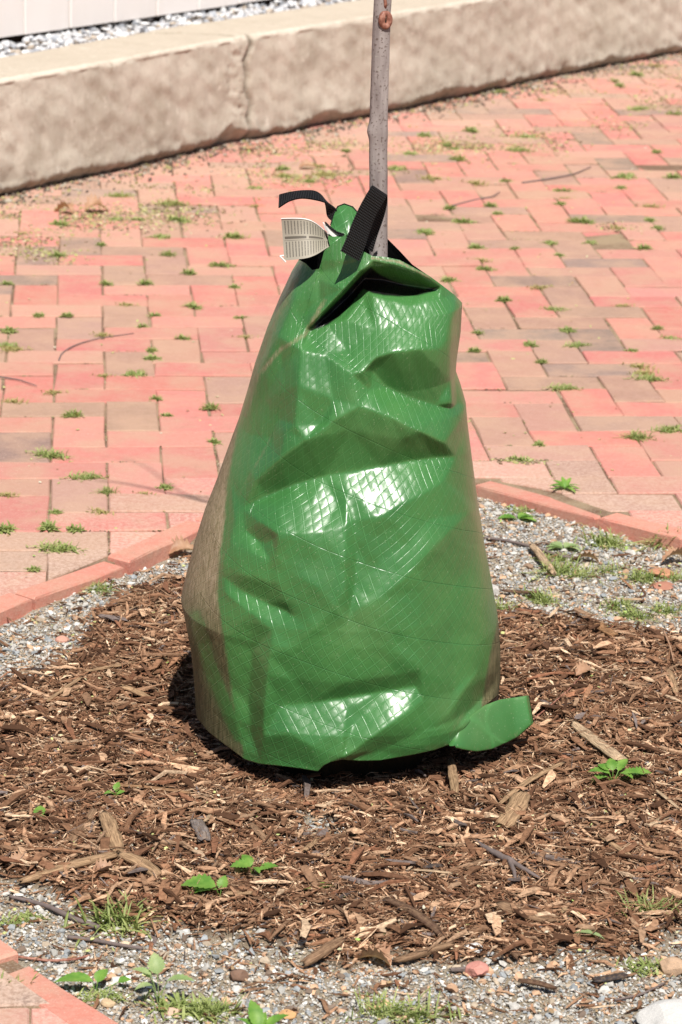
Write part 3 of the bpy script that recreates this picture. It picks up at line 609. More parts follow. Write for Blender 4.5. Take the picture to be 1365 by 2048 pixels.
m.put('Specular IOR Level', m.math('MULTIPLY', .55, m.math('SUBTRACT', 1., m.math('MULTIPLY', dm, .8))))
m.put('Coat Weight', m.math('MULTIPLY', .12, m.math('SUBTRACT', 1., dm))); m.put('Coat Roughness', .16)
m.bump(h, .65, .0012); M_TARP = m.m
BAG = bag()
def ribbon(name, ctr, wid, th, mat, parent, uvs=1., nw=6):
    C_ = np.array(ctr, float); Wd = np.array(wid, float); n = len(C_)
    def cr_(P, k=8):
        Q = np.vstack([2*P[0]-P[1], P, 2*P[-1]-P[-2]]); o = []
        for i in range(1, len(Q)-2):
            for t in np.linspace(0, 1, k, endpoint=False): o.append(.5*((2*Q[i])+(-Q[i-1]+Q[i+1])*t+(2*Q[i-1]-5*Q[i]+4*Q[i+1]-Q[i+2])*t*t+(-Q[i-1]+3*Q[i]-3*Q[i+1]+Q[i+2])*t**3))
        o.append(Q[-2]); return np.array(o)
    C_ = cr_(C_); Wd = cr_(Wd); n = len(C_); T = np.gradient(C_, axis=0); N_ = np.cross(T, Wd); N_ /= np.linalg.norm(N_, axis=1)[:, None]
    s = np.concatenate([[0], np.cumsum(np.linalg.norm(np.diff(C_, axis=0), axis=1))]); V = []; UV = []
    ring = [(t, 1) for t in np.linspace(-.5, .5, nw)]+[(t, -1) for t in np.linspace(.5, -.5, nw)]
    for t, sd in ring:
        V.append(C_+Wd*t+N_*sd*th/2); UV.append(np.column_stack([s, np.full(n, t*np.linalg.norm(Wd[0]))]))
    V = np.array(V).transpose(1, 0, 2).reshape(-1, 3); UV = np.array(UV).transpose(1, 0, 2).reshape(-1, 2); k = 2*nw
    return npmesh(name, V, [gridF(k, n, True), np.array([list(range(k))[::-1], [(n-1)*k+i for i in range(k)]])], mat, parent, uv=UV, smooth=False)
m = NT('black_webbing', .6, .3); uv = m.n('ShaderNodeSeparateXYZ', {0: m.n('ShaderNodeUVMap').outputs[0]})
r1 = m.math('SINE', m.math('MULTIPLY', uv.outputs[0], 2*PI/.0034)); r2 = m.math('SINE', m.math('MULTIPLY', uv.outputs[1], 2*PI/.0032))
hh = m.math('ADD', r1, m.math('MULTIPLY', r2, .6)); m.base(m.mix(m.ramp(hh, [(.2, 0), (1., 1)]), (.002, .002, .002), (.024, .024, .025))); m.bump(hh, 1., .0009); M_WEB = m.m
# front loop: stitched patch on the collar, up over the trunk side, folded and back down behind
yc = -.108
def at(px, py, y): return W(px, py, y)
ctr = [at(700, 512, -.130), at(712, 484, -.122), at(722, 455, -.112), at(737, 420, -.104), at(754, 390, -.098), at(760, 381, -.088), at(760, 395, -.074), at(753, 425, -.068), at(740, 462, -.066), at(730, 495, -.070)]
wv = np.array(at(770, 398, -.088))-np.array(at(737, 376, -.110)); wv2 = np.array(at(721, 528, -.118))-np.array(at(682, 506, -.140))
wv = wv*.9; wv2 = wv2*.9; wid = [wv2, wv2*.98, (wv+wv2)/2, wv, wv, wv, wv, wv, wv, wv]
ribbon('strap', ctr, wid, .0016, M_WEB, BAG)
# rear-left loop curling to the left
ctr = [at(694, 470, -.035), at(680, 455, -.030), at(668, 436, -.020), at(662, 415, -.012), at(650, 400, -.010), at(630, 391, -.010), at(605, 389, -.012), at(582, 393, -.014), at(562, 401, -.014), at(559, 403, -.010)]
wv = [(.010, -.019, -.012), (.014, -.018, -.009), (.017, -.017, .0), (.014, -.021, .0), (.006, -.024, -.004), (.0, -.024, -.007), (-.002, -.024, -.006), (-.002, -.024, -.008), (0, -.022, -.013), (0, -.021, -.014)]
ribbon('strap', ctr, wv, .0018, M_WEB, BAG)
# printed care label, curled, with its white edge
m = NT('printed_label', .6, .3); uv = m.n('ShaderNodeSeparateXYZ', {0: m.n('ShaderNodeUVMap').outputs[0]}); U0, V0 = uv.outputs[0], uv.outputs[1]
col_ = m.math('LESS_THAN', m.math('PINGPONG', m.math('MULTIPLY', U0, 21.), .5), .19)
brk = m.math('GREATER_THAN', m.tex(1, 1, .5, m.n('ShaderNodeUVMap').outputs[0], (30, 5, 1)), .47)
fine = m.math('GREATER_THAN', m.tex(1, 2, .6, m.n('ShaderNodeUVMap').outputs[0], (40, 70, 1)), .40)
def band(a, b, ch=V0): return m.math('MULTIPLY', m.math('GREATER_THAN', ch, a), m.math('LESS_THAN', ch, b))
txt = m.math('MULTIPLY', m.math('MULTIPLY', col_, fine), m.math('MAXIMUM', band(.60, .95), m.math('MAXIMUM', band(.06, .42), 0.)))
txt = m.math('MULTIPLY', txt, band(.03, .93, U0)); bar = m.math('MULTIPLY', band(.485, .55), m.math('MAXIMUM', band(.03, .36, U0), band(.40, .68, U0))); bar = m.math('MAXIMUM', bar, m.math('MULTIPLY', band(.445, .455), band(.02, .7, U0)))
c = m.mix(m.math('MULTIPLY', m.tex(60, 3), .5), (.33, .30, .24), (.26, .235, .19)); c = m.mix(m.math('MULTIPLY', txt, .72), c, (.06, .055, .045)); c = m.mix(m.math('MULTIPLY', bar, .8), c, (.06, .05, .04)); m.base(c); M_LABEL = m.m
m = NT('white_label_edge', .6, .3); m.base((.78, .77, .74)); M_WHITE = m.m
def label():
    top = [at(563, 438, -.050), at(590, 437, -.062), at(618, 438, -.066), at(640, 452, -.052), at(656, 470, -.036), at(678, 481, -.030)]
    bot = [at(569, 521, -.078), at(595, 519, -.090), at(620, 516, -.094), at(642, 505, -.080), at(655, 494, -.060), at(680, 486, -.040)]
    def res(P, n=30):
        P = np.array(P, float); t = np.linspace(0, len(P)-1, n); i = np.clip(t.astype(int), 0, len(P)-2); f = (t-i)[:, None]; Q = P[i]*(1-f)+P[i+1]*f
        for _ in range(12): Q[1:-1] = (Q[:-2]+2*Q[1:-1]+Q[2:])/4
        return Q
    a, b = res(top), res(bot); nvv = 14; V = []; UV = []
    for sgn in (0, 1):
        for v in np.linspace(0, 1, nvv):
            p = a*(1-v)+b*v; p[:, 1] += .006*math.sin(v*PI)+sgn*.0005; V.append(p); UV.append(np.column_stack([np.linspace(0, 1, 30), np.full(30, 1-v)]))
    V = np.concatenate(V); UV = np.concatenate(UV); f = gridF(30, nvv); n1 = 30*nvv
    lo = npmesh('care_label', V, [f, f[:, ::-1]+n1], M_LABEL, BAG, uv=UV, smooth=True)
    Vt, Ft = tube(a+np.array([0, -.0002, .0004]), .0009, 6); npmesh('hem', Vt, Ft, M_WHITE, lo)
    Vt, Ft = tube([at(560, 512, -.080), at(572, 524, -.079)], .0012, 6); Vt2, Ft2 = tube([at(560, 512, -.080), at(568, 511, -.079)], .0010, 6); V_, F_ = merge([(Vt, Ft), (Vt2, Ft2)]); npmesh('hem', V_, F_, M_WHITE, lo)
label()
# white stitched tape round the root of the rear strap
ctr = [at(649, 452, -.046), at(660, 463, -.052), at(676, 473, -.056), at(694, 476, -.050)]; wv = [(.004, -.003, -.010)]*4
ribbon('stitched_tape', ctr, wv, .0012, M_WHITE, BAG, nw=3)
ctr = [at(652, 447, -.0475), at(664, 458, -.0535), at(678, 467, -.0575), at(692, 472, -.052)]; wv = [(.002, -.001, -.0045)]*4
ribbon('stitched_tape', ctr, wv, .0022, M_WEB, BAG, nw=3)
# foot flap: a rolled fold of the same tarpaulin lying out to the right
def flap():
    P = [(903, 1486, 905, 1492), (920, 1458, 925, 1499), (943, 1430, 955, 1503), (970, 1410, 985, 1498), (1000, 1399, 1012, 1486), (1028, 1395, 1036, 1474), (1054, 1391, 1064, 1450), (1057, 1391, 1067, 1445)]
    n = 36; rings = []; UV = []
    t = np.linspace(0, len(P)-1, 44); Pn_ = np.array(P, float); Q = np.array([[np.interp(q, range(len(P)), Pn_[:, k]) for k in range(4)] for q in t])
    y0 = np.interp(t, [0, 1, 3, 5, 7], [-.195, -.180, -.135, -.100, -.085])
    for (a, b, c, d), y, tt in zip(Q, y0, t):
        A = np.array(W(a, b, y+.012)); B = np.array(W(c, d, y-.004)); cc = (A+B)/2; up = (A-B)/2; L = np.linalg.norm(up); th = min(L*.5, .0085)*(1-.45*tt/7)
        out = np.array([-.25, -1, .1]); out -= up*out.dot(up)/L**2 if L > 1e-5 else 0; out /= np.linalg.norm(out)
        r = []
        for k in range(n):
            q = 2*PI*k/n; cq, sq = math.cos(q), math.sin(q); r.append(cc+up*np.sign(cq)*abs(cq)**.7+out*th*np.sign(sq)*abs(sq)**.5)
            UV.append((.3+tt*.022, k/n*.14))
        rings.append(r)
    V = np.array(rings).reshape(-1, 3); V = np.vstack([V, np.mean(rings[-1], 0)]); k = len(V)-1; m0 = (44-1)*n
    UV.append((0, 0)); F = [gridF(n, 44, True), np.array([(m0+i, m0+(i+1) % n, k) for i in range(n)])]
    px, py = proj(*V.T); dust = .22*np.exp(-((py-np.interp(px, [903, 945, 1000, 1060], [1465, 1425, 1398, 1392]))/9)**2)+.05+.25*np.clip((py-np.interp(px, [903, 960, 1066], [1480, 1488, 1440]))/8, 0, 1)
    npmesh('foot_flap', V, F, M_TARP, BAG, uv=np.array(UV)*.12+np.array([.30, .015]), attrs={'dust': np.clip(dust, 0, 1), 'wet': dust*.3}, smooth=True)
flap()
V = []; 
for a, b, y in ((972, 1392, -.09), (998, 1362, -.03), (997, 1412, -.06), (960, 1420, -.10)): V.append(at(a, b, y))
V = np.array(V+[v+np.array([0, .004, 0]) for v in V]); npmesh('tucked_corner', V, [np.array([[0, 1, 2, 3], [7, 6, 5, 4], [0, 4, 5, 1], [1, 5, 6, 2], [2, 6, 7, 3], [3, 7, 4, 0]])], M_TARP, BAG, uv=V[:, [0, 2]], attrs={'dust': np.full(8, .15), 'wet': np.zeros(8)})

# ------------------------------------------------------------------ young tree
TREE = empty('young_tree', (.042, 0, -.03), 'slim grey sapling trunk rising out of the green watering bag, with a reddish pruning scar', 'tree')
ti = -np.array(TREE.location)
ptsT = [(757, 560), (757, 500), (757, 440), (757.5, 380), (757, 330), (757, 290), (758, 240), (759, 190), (760.5, 140), (762, 90), (764, 40), (767, -20)]
P = [W(a, b, .0) for a, b in ptsT]; top = P[-1]
P = [np.array([.040, 0, -.06]), np.array([.041, 0, .3])]+P+[top+np.array([.004, 0, .25]), top+np.array([.008, .0, .60])]
P = np.array(P); zz = np.linspace(P[0, 2], P[-1, 2], 420); P2 = np.column_stack([np.interp(zz, P[:, 2], P[:, k]) for k in range(3)])
for _ in range(30): P2[1:-1] = (P2[:-2]+2*P2[1:-1]+P2[2:])/4
rad = np.interp(zz, [0, .7, 1.05, 1.5, 1.66], [.0140, .0131, .0120, .0100, .0070])
zk = W(738, 262, 0)[2]; rad = rad+.0006*np.exp(-((zz-zk)/.012)**2)
V, F = tube(P2, rad, 20)
k = np.exp(-((V[:, 2]-zk)/.009)**2)*np.clip(-(V[:, 0]-np.interp(V[:, 2], P2[:, 2], P2[:, 0]))/.012, 0, 1); V[:, 0] -= .0028*k
V = V+ti+.00035*np.column_stack([noise2(V[:, 2], V[:, 0]*8, 22), noise2(V[:, 2], V[:, 1]*8, 22, o=4), 0*V[:, 0]])
npmesh('trunk', V, F, M_BARK, TREE, smooth=True)
# pruning scar: callus ring round a dark hollow
sc_ = np.array(W(771, 41, -.0128)); nrm = np.array([.42, -.9, .05]); nrm /= np.linalg.norm(nrm); e1 = np.cross(nrm, [0, 0, 1.]); e1 /= np.linalg.norm(e1); e2 = np.cross(e1, nrm)
if e2[2] < 0: e2 = -e2
sc_ = np.array([P2[np.argmin(abs(P2[:, 2]-sc_[2])), 0], 0, sc_[2]])+nrm*.0115
V = []; nA, nB = 28, 10
for i in range(nA):
    a = 2*PI*i/nA; c_ = sc_+e1*.0056*math.cos(a)+e2*.0088*math.sin(a)+nrm*.0006*math.sin(3*a)
    for j in range(nB):
        b = 2*PI*j/nB; rr = .0046*(1+.1*math.sin(2*a+1)); V.append(c_+(e1*math.cos(a)+e2*math.sin(a))*rr*math.cos(b)+nrm*rr*.95*math.sin(b))
F = [[(i*nB+j), ((i+1) % nA)*nB+j, ((i+1) % nA)*nB+(j+1) % nB, i*nB+(j+1) % nB] for i in range(nA) for j in range(nB)]
npmesh('pruning_scar', np.array(V)+ti, [np.array(F)], M_CALL, TREE, smooth=True)
V, F = tube([sc_-nrm*.003, sc_+nrm*.0012], .0034, 10); npmesh('scar_hollow', V+ti, F, M_DARK, TREE)
b0 = sc_+e2*.012; V, F = tube([b0-nrm*.002, b0+e2*.010+e1*.001+nrm*.0015, b0+e2*.024+e1*.003+nrm*.002, b0+e2*.05+e1*.006+nrm*.003], [.0022, .0026, .0018, .0009], 8); npmesh('bud_shoot', V+ti, F, M_CALL, TREE, smooth=True)
# branches above the frame; their shadows fall on the paving at the left
def above(px, py, z): g = np.array([*G(px, py, 0), 0.]); return g+np.array(S)*z/S.z
def onT(z): i = np.argmin(abs(P2[:, 2]-z)); return P2[i]
def branch(shadow, zs, z0, r0, name='branch'):
    pts = [above(*q, z) for q, z in zip(shadow, zs)]; pts = [onT(z0)]+pts; pts = np.array(pts)
    t = np.linspace(0, len(pts)-1, 30); Q = np.column_stack([np.interp(t, range(len(pts)), pts[:, k]) for k in range(3)])
    for _ in range(10): Q[1:-1] = (Q[:-2]+2*Q[1:-1]+Q[2:])/4
    V, F = tube(Q, np.linspace(r0, r0*.3, 30), 8); npmesh(name, V+ti, F, M_TWIG, TREE, smooth=True)
branch([(418, 1008), (381, 995), (330, 985), (240, 965), (190, 962)], [1.66, 1.70, 1.74, 1.80, 1.84], 1.58, .0065)
branch([(381, 995), (345, 975), (290, 930), (245, 915)], [1.72, 1.80, 1.9, 1.97], 1.60, .0035)
branch([(560, 950), (640, 860), (700, 760), (640, 690)], [1.75, 2.0, 2.3, 2.6], 1.62, .0065)

# ------------------------------------------------------------------ mulch, gravel
def chips(name, n, L, Wd, Th, seed, tilt, zoff, region, dens=None):
    rs = np.random.RandomState(seed); x = rs.uniform(region[0], region[1], n*3); y = rs.uniform(region[2], region[3], n*3)
    keep = (rs.rand(n*3) < (mulch(x, y)**1.5 if dens is None else dens(x, y))) & (poly_sd(EDGE_IN, x, y) > .004)
    x, y = x[keep][:n], y[keep][:n]; n = len(x)
    l = rs.uniform(0, 1, n)**1.8*(L[1]-L[0])+L[0]; w_ = np.minimum(rs.uniform(0, 1, n)**1.5*(Wd[1]-Wd[0])+Wd[0], l*.5); th = rs.uniform(*Th, n)
    xs = np.array([-.5, 0, .5]); T = np.zeros((n, 3, 4, 3))
    for i in range(3):
        ww = w_*(rs.uniform(.2, .85, n) if i != 1 else 1); tt = th*(rs.uniform(.3, .8, n) if i != 1 else 1); off = (w_*rs.normal(0, .25, n), th*rs.normal(0, .5, n)+(l*rs.normal(0, .05, n) if i == 1 else 0))
        for k, (a, b) in enumerate(((-1, -1), (1, -1), (1, 1), (-1, 1))):
            T[:, i, k] = np.stack([xs[i]*l+rs.normal(0, .06, n)*l, a*ww/2+off[0], b*tt/2+off[1]], 1)
    V = np.einsum('nij,nrkj->nrki', rotmats(rs, n, tilt), T); z = pit_z(x, y)+rs.uniform(*zoff, n)
    V = V.reshape(n, 12, 3)+np.stack([x, y, z], 1)[:, None]
    base = 12*np.arange(n)[:, None, None]; f = np.concatenate([gridF(4, 3, True), [[3, 2, 1, 0], [8, 9, 10, 11]]])
    pal = np.array([(.22, .115, .065), (.32, .185, .11), (.14, .070, .040), (.46, .29, .18), (.065, .032, .018), (.62, .44, .29), (.25, .115, .065), (.15, .12, .11)]); pw = np.array([.24, .20, .17, .13, .11, .07, .05, .03])
    c = pal[rs.choice(8, n, p=pw/pw.sum())]*rs.uniform(.65, 1.3, (n, 1))*(1.22+.22*noise2(x, y, 14, o=9))[:, None]
    return V.reshape(-1, 3), (f[None]+base).reshape(-1, 4), np.repeat(c, 12, 0)
def mul_join(sets):
    V, F = merge([(v, [f]) for v, f, c in sets]); return V, F, np.concatenate([c for v, f, c in sets])
REG = (-.72, 1.0, -1.22, 1.0)
sets = [chips('a', 52000, (.006, .024), (.0012, .0042), (.0006, .0022), 1, .35, (-.004, .006), REG),
        chips('b', 24000, (.012, .034), (.0014, .0058), (.001, .003), 2, .28, (-.002, .010), REG),
        chips('c', 2400, (.022, .066), (.004, .013), (.002, .004), 3, .2, (.004, .015), REG),
        chips('d', 26000, (.010, .040), (.0006, .0014), (.0005, .0010), 4, .35, (.002, .014), REG),
        chips('e', 9500, (.008, .040), (.0010, .006), (.001, .002), 6, .15, (.002, .006), REG, lambda x, y: np.clip(.10+.8*np.exp(-np.maximum(-poly_sd(MUL, x, y), 0)/.07)+.3*np.clip(noise2(x, y, 8, o=3), 0, 1), 0, 1))]
V, F, C_ = mul_join(sets); tag(npmesh('wood_mulch', V, F, M_MULCH, col=C_, origin=(0, 0, 0)), kind='stuff')
def gravel(n, s0, s1, seed, zo, pal, dens=lambda x, y: np.maximum((1-mulch(x, y))*(1-.45*np.clip(noise2(x, y, 10, o=11), 0, 1)), .012)):
    rs = np.random.RandomState(seed); x = rs.uniform(-.72, 1.0, n*4); y = rs.uniform(-1.22, 1.15, n*4); k = (rs.rand(n*4) < dens(x, y)) & (poly_sd(EDGE_IN, x, y) > .003); x, y = x[k][:n], y[k][:n]
    sz = s0+(s1-s0)*rs.rand(len(x))**2.2; return np.column_stack([x, y, pit_z(x, y)+zo*sz+rs.uniform(0, .002, len(x))]), sz
GP = [(.46, .44, .40, 4), (.60, .57, .52, 3), (.32, .34, .35, 2.2), (.50, .40, .29, 2), (.56, .34, .20, 1.0), (.20, .14, .10, 1.6), (.82, .80, .75, 1.)]
P1, s1 = gravel(90000, .0010, .0032, 31, .2, GP); o = scatter_stones('pit_gravel', P1, s1, GP, 32); tag(o, kind='stuff')
P1, s1 = gravel(5200, .0028, .0078, 33, .3, GP); o = scatter_stones('pit_pebbles', P1, s1, GP+[(.58, .36, .22, 1.6)], 34); tag(o, kind='stuff')

# green neck fold standing up behind the straps
nz = [(664, 505), (656, 475), (662, 450), (668, 428), (676, 413), (689, 408), (706, 414), (718, 428), (724, 450), (724, 478), (712, 505)]
nyv = [-.072, -.052, -.034, -.024, -.018, -.015, -.018, -.024, -.036, -.056, -.074]
tt = np.linspace(0, 10, 61); ox = np.interp(tt, range(11), [p[0] for p in nz]); oy = np.interp(tt, range(11), [p[1] for p in nz]); od = np.interp(tt, range(11), nyv)
for A_ in (ox, oy, od):
    for _ in range(2): A_[1:-1] = (A_[:-2]+2*A_[1:-1]+A_[2:])/4
V = []
for f in (1, .8, .55, .3, .02):
    for a, b, y in zip(ox, oy, od):
        q = (1-f); px_, py_ = a*f+694*q, b*f+470*q; V.append(at(px_, py_, y*f+(-.052)*q-.006*math.sin(PI*q)+.0025*math.sin(px_*.16)*q))
V = np.array(V); F = gridF(61, 5)[:, ::-1]; o = npmesh('neck_fold', V, [F], M_TARP, BAG, uv=V[:, [0, 2]], attrs={'dust': np.full(len(V), .05), 'wet': np.zeros(len(V))}, smooth=True)
me = o.data; me.update(); up_ = sum((p.normal for p in me.polygons), Vector())
if up_.y > 0: me.flip_normals()
V2, F2 = tube([at(a, b, y) for (a, b), y in list(zip(nz, nyv))[2:8]], .0011, 6); npmesh('edge_binding', V2, F2, M_WEB, BAG, uv=V2[:, [0, 2]])

# ------------------------------------------------------------------ larger pieces of wood, sticks
def Pz(px, py, h=0.):              # point on the pit surface seen at a photo pixel
    z = -.02
    for _ in range(6): x, y = G(px, py, z+h); z = float(pit_z(np.array([x]), np.array([y]))[0])
    return np.array([x, y, z+h])
def wood(name, label, cat, p0, p1, wpx, col, h=.011, flat=.4, bend=0., taper=(.55, .6), seed=0, group=None, mat=None, lift=0., rag=.28):
    rs = np.random.RandomState(seed+100); A, B = Pz(*p0, h), Pz(*p1, h); A[2] += lift
    n, k = 16, 12; t = np.linspace(0, 1, n); D = B-A; L = np.linalg.norm(D); D /= L; side = np.cross([0, 0, 1.], D); side /= np.linalg.norm(side); up = np.cross(D, side)
    wd_ = wpx/1400.; prof = taper[0]*(1-t)+taper[1]*t; prof = prof+(1-prof)*np.sin(PI*t)**.45; wob = np.cumsum(rs.normal(0, .05, n)); wob -= np.linspace(wob[0], wob[-1], n)
    V = []; UV = []
    rr = 1+rs.normal(0, .10, k); e0, e1_ = rs.uniform(-1, 1, k)*rag*wd_, rs.uniform(-1, 1, k)*rag*wd_
    for i, q in enumerate(t):
        c = A+D*L*q+side*(wob[i]*wd_*.5+bend*wd_*math.sin(PI*q))+up*(.15*wd_*math.sin(PI*q+seed))
        for j in range(k):
            a = 2*PI*j/k+.15*q; r = rr[j]*(1+rs.normal(0, .03)); ex = (e0[j] if i == 0 else e1_[j] if i == n-1 else 0)
            V.append(c+side*math.cos(a)*wd_/2*prof[i]*r+up*math.sin(a)*wd_/2*flat*prof[i]*r+D*ex); UV.append((q*L, j/k*wd_*2.5))
    V.append(A+D*.004); V.append(B-D*.004); UV += [(0, 0), (L, 0)]
    F = [gridF(k, n, True), np.array([(i, n*k, (i+1) % k) for i in range(k)]+[((n-1)*k+i, (n-1)*k+(i+1) % k, n*k+1) for i in range(k)])]
    V = np.array(V); c = np.tile(np.array(col), (len(V), 1))*rs.uniform(.85, 1.15, (len(V), 1))
    return tag(npmesh(name, V, F, mat or M_CHIP, col=c, uv=np.array(UV)*4, smooth=True), label, cat, group)
TAN, PAL, BRN, DK, GRY, RED = (.42, .27, .155), (.58, .42, .27), (.27, .165, .10), (.13, .075, .05), (.22, .19, .18), (.36, .15, .08)
CG = 'larger pieces of wood lying on the mulch'
for i, (nm, lb, ct, p0, p1, wp, c, kw) in enumerate([
    ('split_wood', 'longest split pale wood piece at the lower left, its right end propped up', 'wood piece', (42, 1764), (238, 1708), 26, TAN, dict(h=.012, flat=.5)),
    ('wood_chip', 'thick brown chip pointing up from the right end of the long split wood piece', 'wood chip', (207, 1632), (238, 1702), 30, TAN, dict(flat=.5)),
    ('wood_chip', 'thick tan chip lying right of the long split wood piece, its right end frayed', 'wood chip', (243, 1714), (322, 1748), 32, TAN, dict(flat=.5, bend=.2)),
    ('wood_chip', 'wide flat chip half sunk in the mulch above the grass clump at the lower left', 'wood chip', (170, 1790), (240, 1808), 30, BRN, dict(h=.004)),
    ('wood_chip', 'largest pale tan chip with a broken lower end, above the bright green seedling at right', 'wood chip', (1148, 1442), (1240, 1522), 34, PAL, dict(h=.014, flat=.35, taper=(.45, .9))),
    ('wood_chip', 'broad wedge shaped tan chip in front of the green bag, right of centre', 'wood chip', (1002, 1648), (1048, 1592), 42, TAN, dict(taper=(.8, .4))),
    ('wood_chip', 'small square grey chip in the middle of the mulch in front of the bag', 'wood chip', (392, 1640), (408, 1682), 26, GRY, dict(taper=(.9, .9))),
    ('wood_splinter', 'long pale straw coloured splinter in front of the lower left of the bag', 'splinter', (410, 1644), (470, 1572), 12, PAL, {}),
    ('wood_splinter', 'light orange splinter lying left of the bag foot', 'splinter', (246, 1504), (322, 1518), 13, PAL, {}),
    ('wood_chip', 'large brown bark chip with lengthwise grooves at the lower right', 'wood chip', (998, 1812), (1110, 1838), 34, BRN, dict(flat=.4, taper=(.8, .75))),
    ('wood_stick', 'greyish brown stick at the lower edge of the mulch, right of centre', 'stick', (788, 1921), (906, 1889), 17, BRN, dict(flat=.7)),
    ('wood_stick', 'dark brown stick at the lower mulch edge in the centre, beside the gravel', 'stick', (606, 1925), (684, 1884), 24, BRN, dict(flat=.6)),
    ('wood_chip', 'upright pale chip with a split tip just in front of the bag foot', 'wood chip', (902, 1532), (910, 1592), 19, TAN, dict(lift=.012)),
    ('wood_splinter', 'thin pale splinter pointing right in the lower middle of the mulch', 'splinter', (822, 1740), (905, 1746), 8, PAL, {}),
    ('wood_stick', 'curved brown stick sloping down beneath the thin pale splinter', 'stick', (770, 1800), (890, 1872), 19, DK, dict(bend=.5, flat=.7)),
    ('wood_chip', 'dark tapering chip above the gravel, left of the pale fallen leaf', 'wood chip', (990, 1862), (1040, 1912), 20, DK, {}),
    ('wood_chip', 'small square ended chip leaning toward the right edge of the photo', 'wood chip', (1205, 1642), (1254, 1620), 17, TAN, {}),
    ('wood_chip', 'pale bleached chip at the right edge below the seedling', 'wood chip', (1302, 1648), (1340, 1632), 16, PAL, {}),
    ('wood_splinter', 'straight light splinter at the far right beside the seedling', 'splinter', (1312, 1578), (1358, 1618), 9, PAL, {}),
    ('wood_splinter', 'long tan splinter with a frayed left end reaching the middle of the mulch', 'splinter', (1000, 1608), (1130, 1524), 13, TAN, dict(bend=.6)),
    ('wood_stick', 'pale barkless stick on the gravel right of the bag', 'stick', (1062, 1092), (1110, 1146), 17, PAL, dict(flat=.9, rag=.1)),
    ('wood_chip', 'flat whitish splinter on the gravel near the right edge', 'splinter', (1232, 1198), (1286, 1197), 11, PAL, {}),
    ('wood_chip', 'dark flat chip on the gravel just right of the bag', 'wood chip', (1003, 1180), (1076, 1184), 16, DK, {}),
    ('wood_chip', 'reddish brown squarish chip at the upper mulch edge, right of the bag', 'wood chip', (1196, 1246), (1228, 1274), 26, (.36, .19, .09), dict(taper=(.9, .8))),
    ('wood_chip', 'long brown chip standing by the right edge, above the dead stem', 'wood chip', (1338, 1335), (1352, 1388), 15, TAN, {}),
    ('wood_chip', 'broad tan chip at the left edge of the mulch beside the bag', 'wood chip', (245, 1372), (305, 1400), 22, TAN, {}),
    ('wood_splinter', 'pale tapering splinter in the upper left of the mulch', 'splinter', (95, 1404), (165, 1352), 12, TAN, {}),
    ('wood_splinter', 'slim tan splinter beside the left edge, topmost of the two there', 'splinter', (172, 1344), (270, 1322), 13, TAN, {}),
    ('wood_splinter', 'bundle like brown splinter left of the centre, below the bag', 'splinter', (225, 1570), (385, 1586), 12, (.34, .19, .10), dict(bend=.8)),
    ('wood_chip', 'dark brown chip leaning left of the grey square chip', 'wood chip', (140, 1680), (190, 1620), 20, BRN, {}),
    ('wood_chip', 'curved brown chip between the two lower seedlings', 'wood chip', (450, 1784), (505, 1788), 14, TAN, {}),
    ('wood_splinter', 'pale splinter touching the small seedling in the lower middle', 'splinter', (510, 1744), (572, 1714), 7, PAL, {}),
    ('wood_chip', 'tan chip right of the small bare gravel patch', 'wood chip', (610, 1702), (660, 1662), 15, TAN, {}),
    ('wood_chip', 'mid brown chip at the right end of the bare gravel patch', 'wood chip', (500, 1648), (545, 1690), 15, BRN, {}),
    ('wood_chip', 'flat tan chip with a notched end right of the forked twig', 'wood chip', (1085, 1725), (1165, 1732), 15, (.34, .19, .11), {}),
    ('wood_chip', 'tapering chip under the forked twig, pointing down right', 'wood chip', (1200, 1670), (1262, 1712), 13, TAN, {}),
    ('wood_chip', 'charcoal black chip on the gravel at the lower right', 'charred chip', (1185, 1957), (1255, 1953), 19, (.045, .045, .05), {}),
    ('wood_chip', 'small charcoal black chip in the lower middle of the mulch', 'charred chip', (848, 1734), (885, 1732), 13, (.05, .05, .055), {}),
    ('wood_chip', 'dark brown chip across the lower right gravel edge', 'wood chip', (1040, 1962), (1110, 1975), 17, DK, {}),
    ('wood_chip', 'short brown chip standing beside the granite block', 'wood chip', (930, 1740), (975, 1715), 16, BRN, {})]):
    o = wood(nm, lb, ct, p0, p1, wp, c, seed=i, group=CG, **kw)
def stick(name, label, cat, pts, r, mat, h=.006, group=None, extra=()):
    P_ = np.array([Pz(a, b, h) for a, b in pts]); t = np.linspace(0, len(P_)-1, 26); Q = np.column_stack([np.interp(t, range(len(P_)), P_[:, k]) for k in range(3)])
    for _ in range(3): Q[1:-1] = (Q[:-2]+2*Q[1:-1]+Q[2:])/4
    V, F = tube(Q, np.linspace(r[0], r[1], 26), 9, .10, 3); o = tag(npmesh(name, V, F, mat, smooth=True), label, cat, group)
    return o
TG = 'fallen twigs in the tree pit'
stick('twig', 'thick grey twig lying across the gravel edge at the lower left', 'twig', [(20, 1793), (60, 1802), (100, 1814), (150, 1838), (198, 1856)], (.0022, .0042), M_TWIG, .007, TG)
stick('twig', 'thin grey twig on the gravel below the grass clump', 'twig', [(136, 1874), (180, 1879), (240, 1890), (286, 1897)], (.0028, .0022), M_TWIG, .006, TG)
stick('twig', 'thin reddish twig on the gravel just above the corner bricks', 'twig', [(0, 1905), (40, 1914), (100, 1922), (150, 1919), (180, 1911)], (.0018, .0016), M_CALL, .006, TG)
stick('twig', 'dark twig on the gravel beside the pale stick at right', 'twig', [(965, 1075), (1010, 1080), (1060, 1092), (1120, 1112), (1160, 1118)], (.0022, .0034), M_TWIG, .007, TG)
stick('twig', 'fine dark twig below the brick edging at right', 'twig', [(1090, 1022), (1120, 1028), (1165, 1044)], (.0016, .0010), M_TWIG, .005, TG)
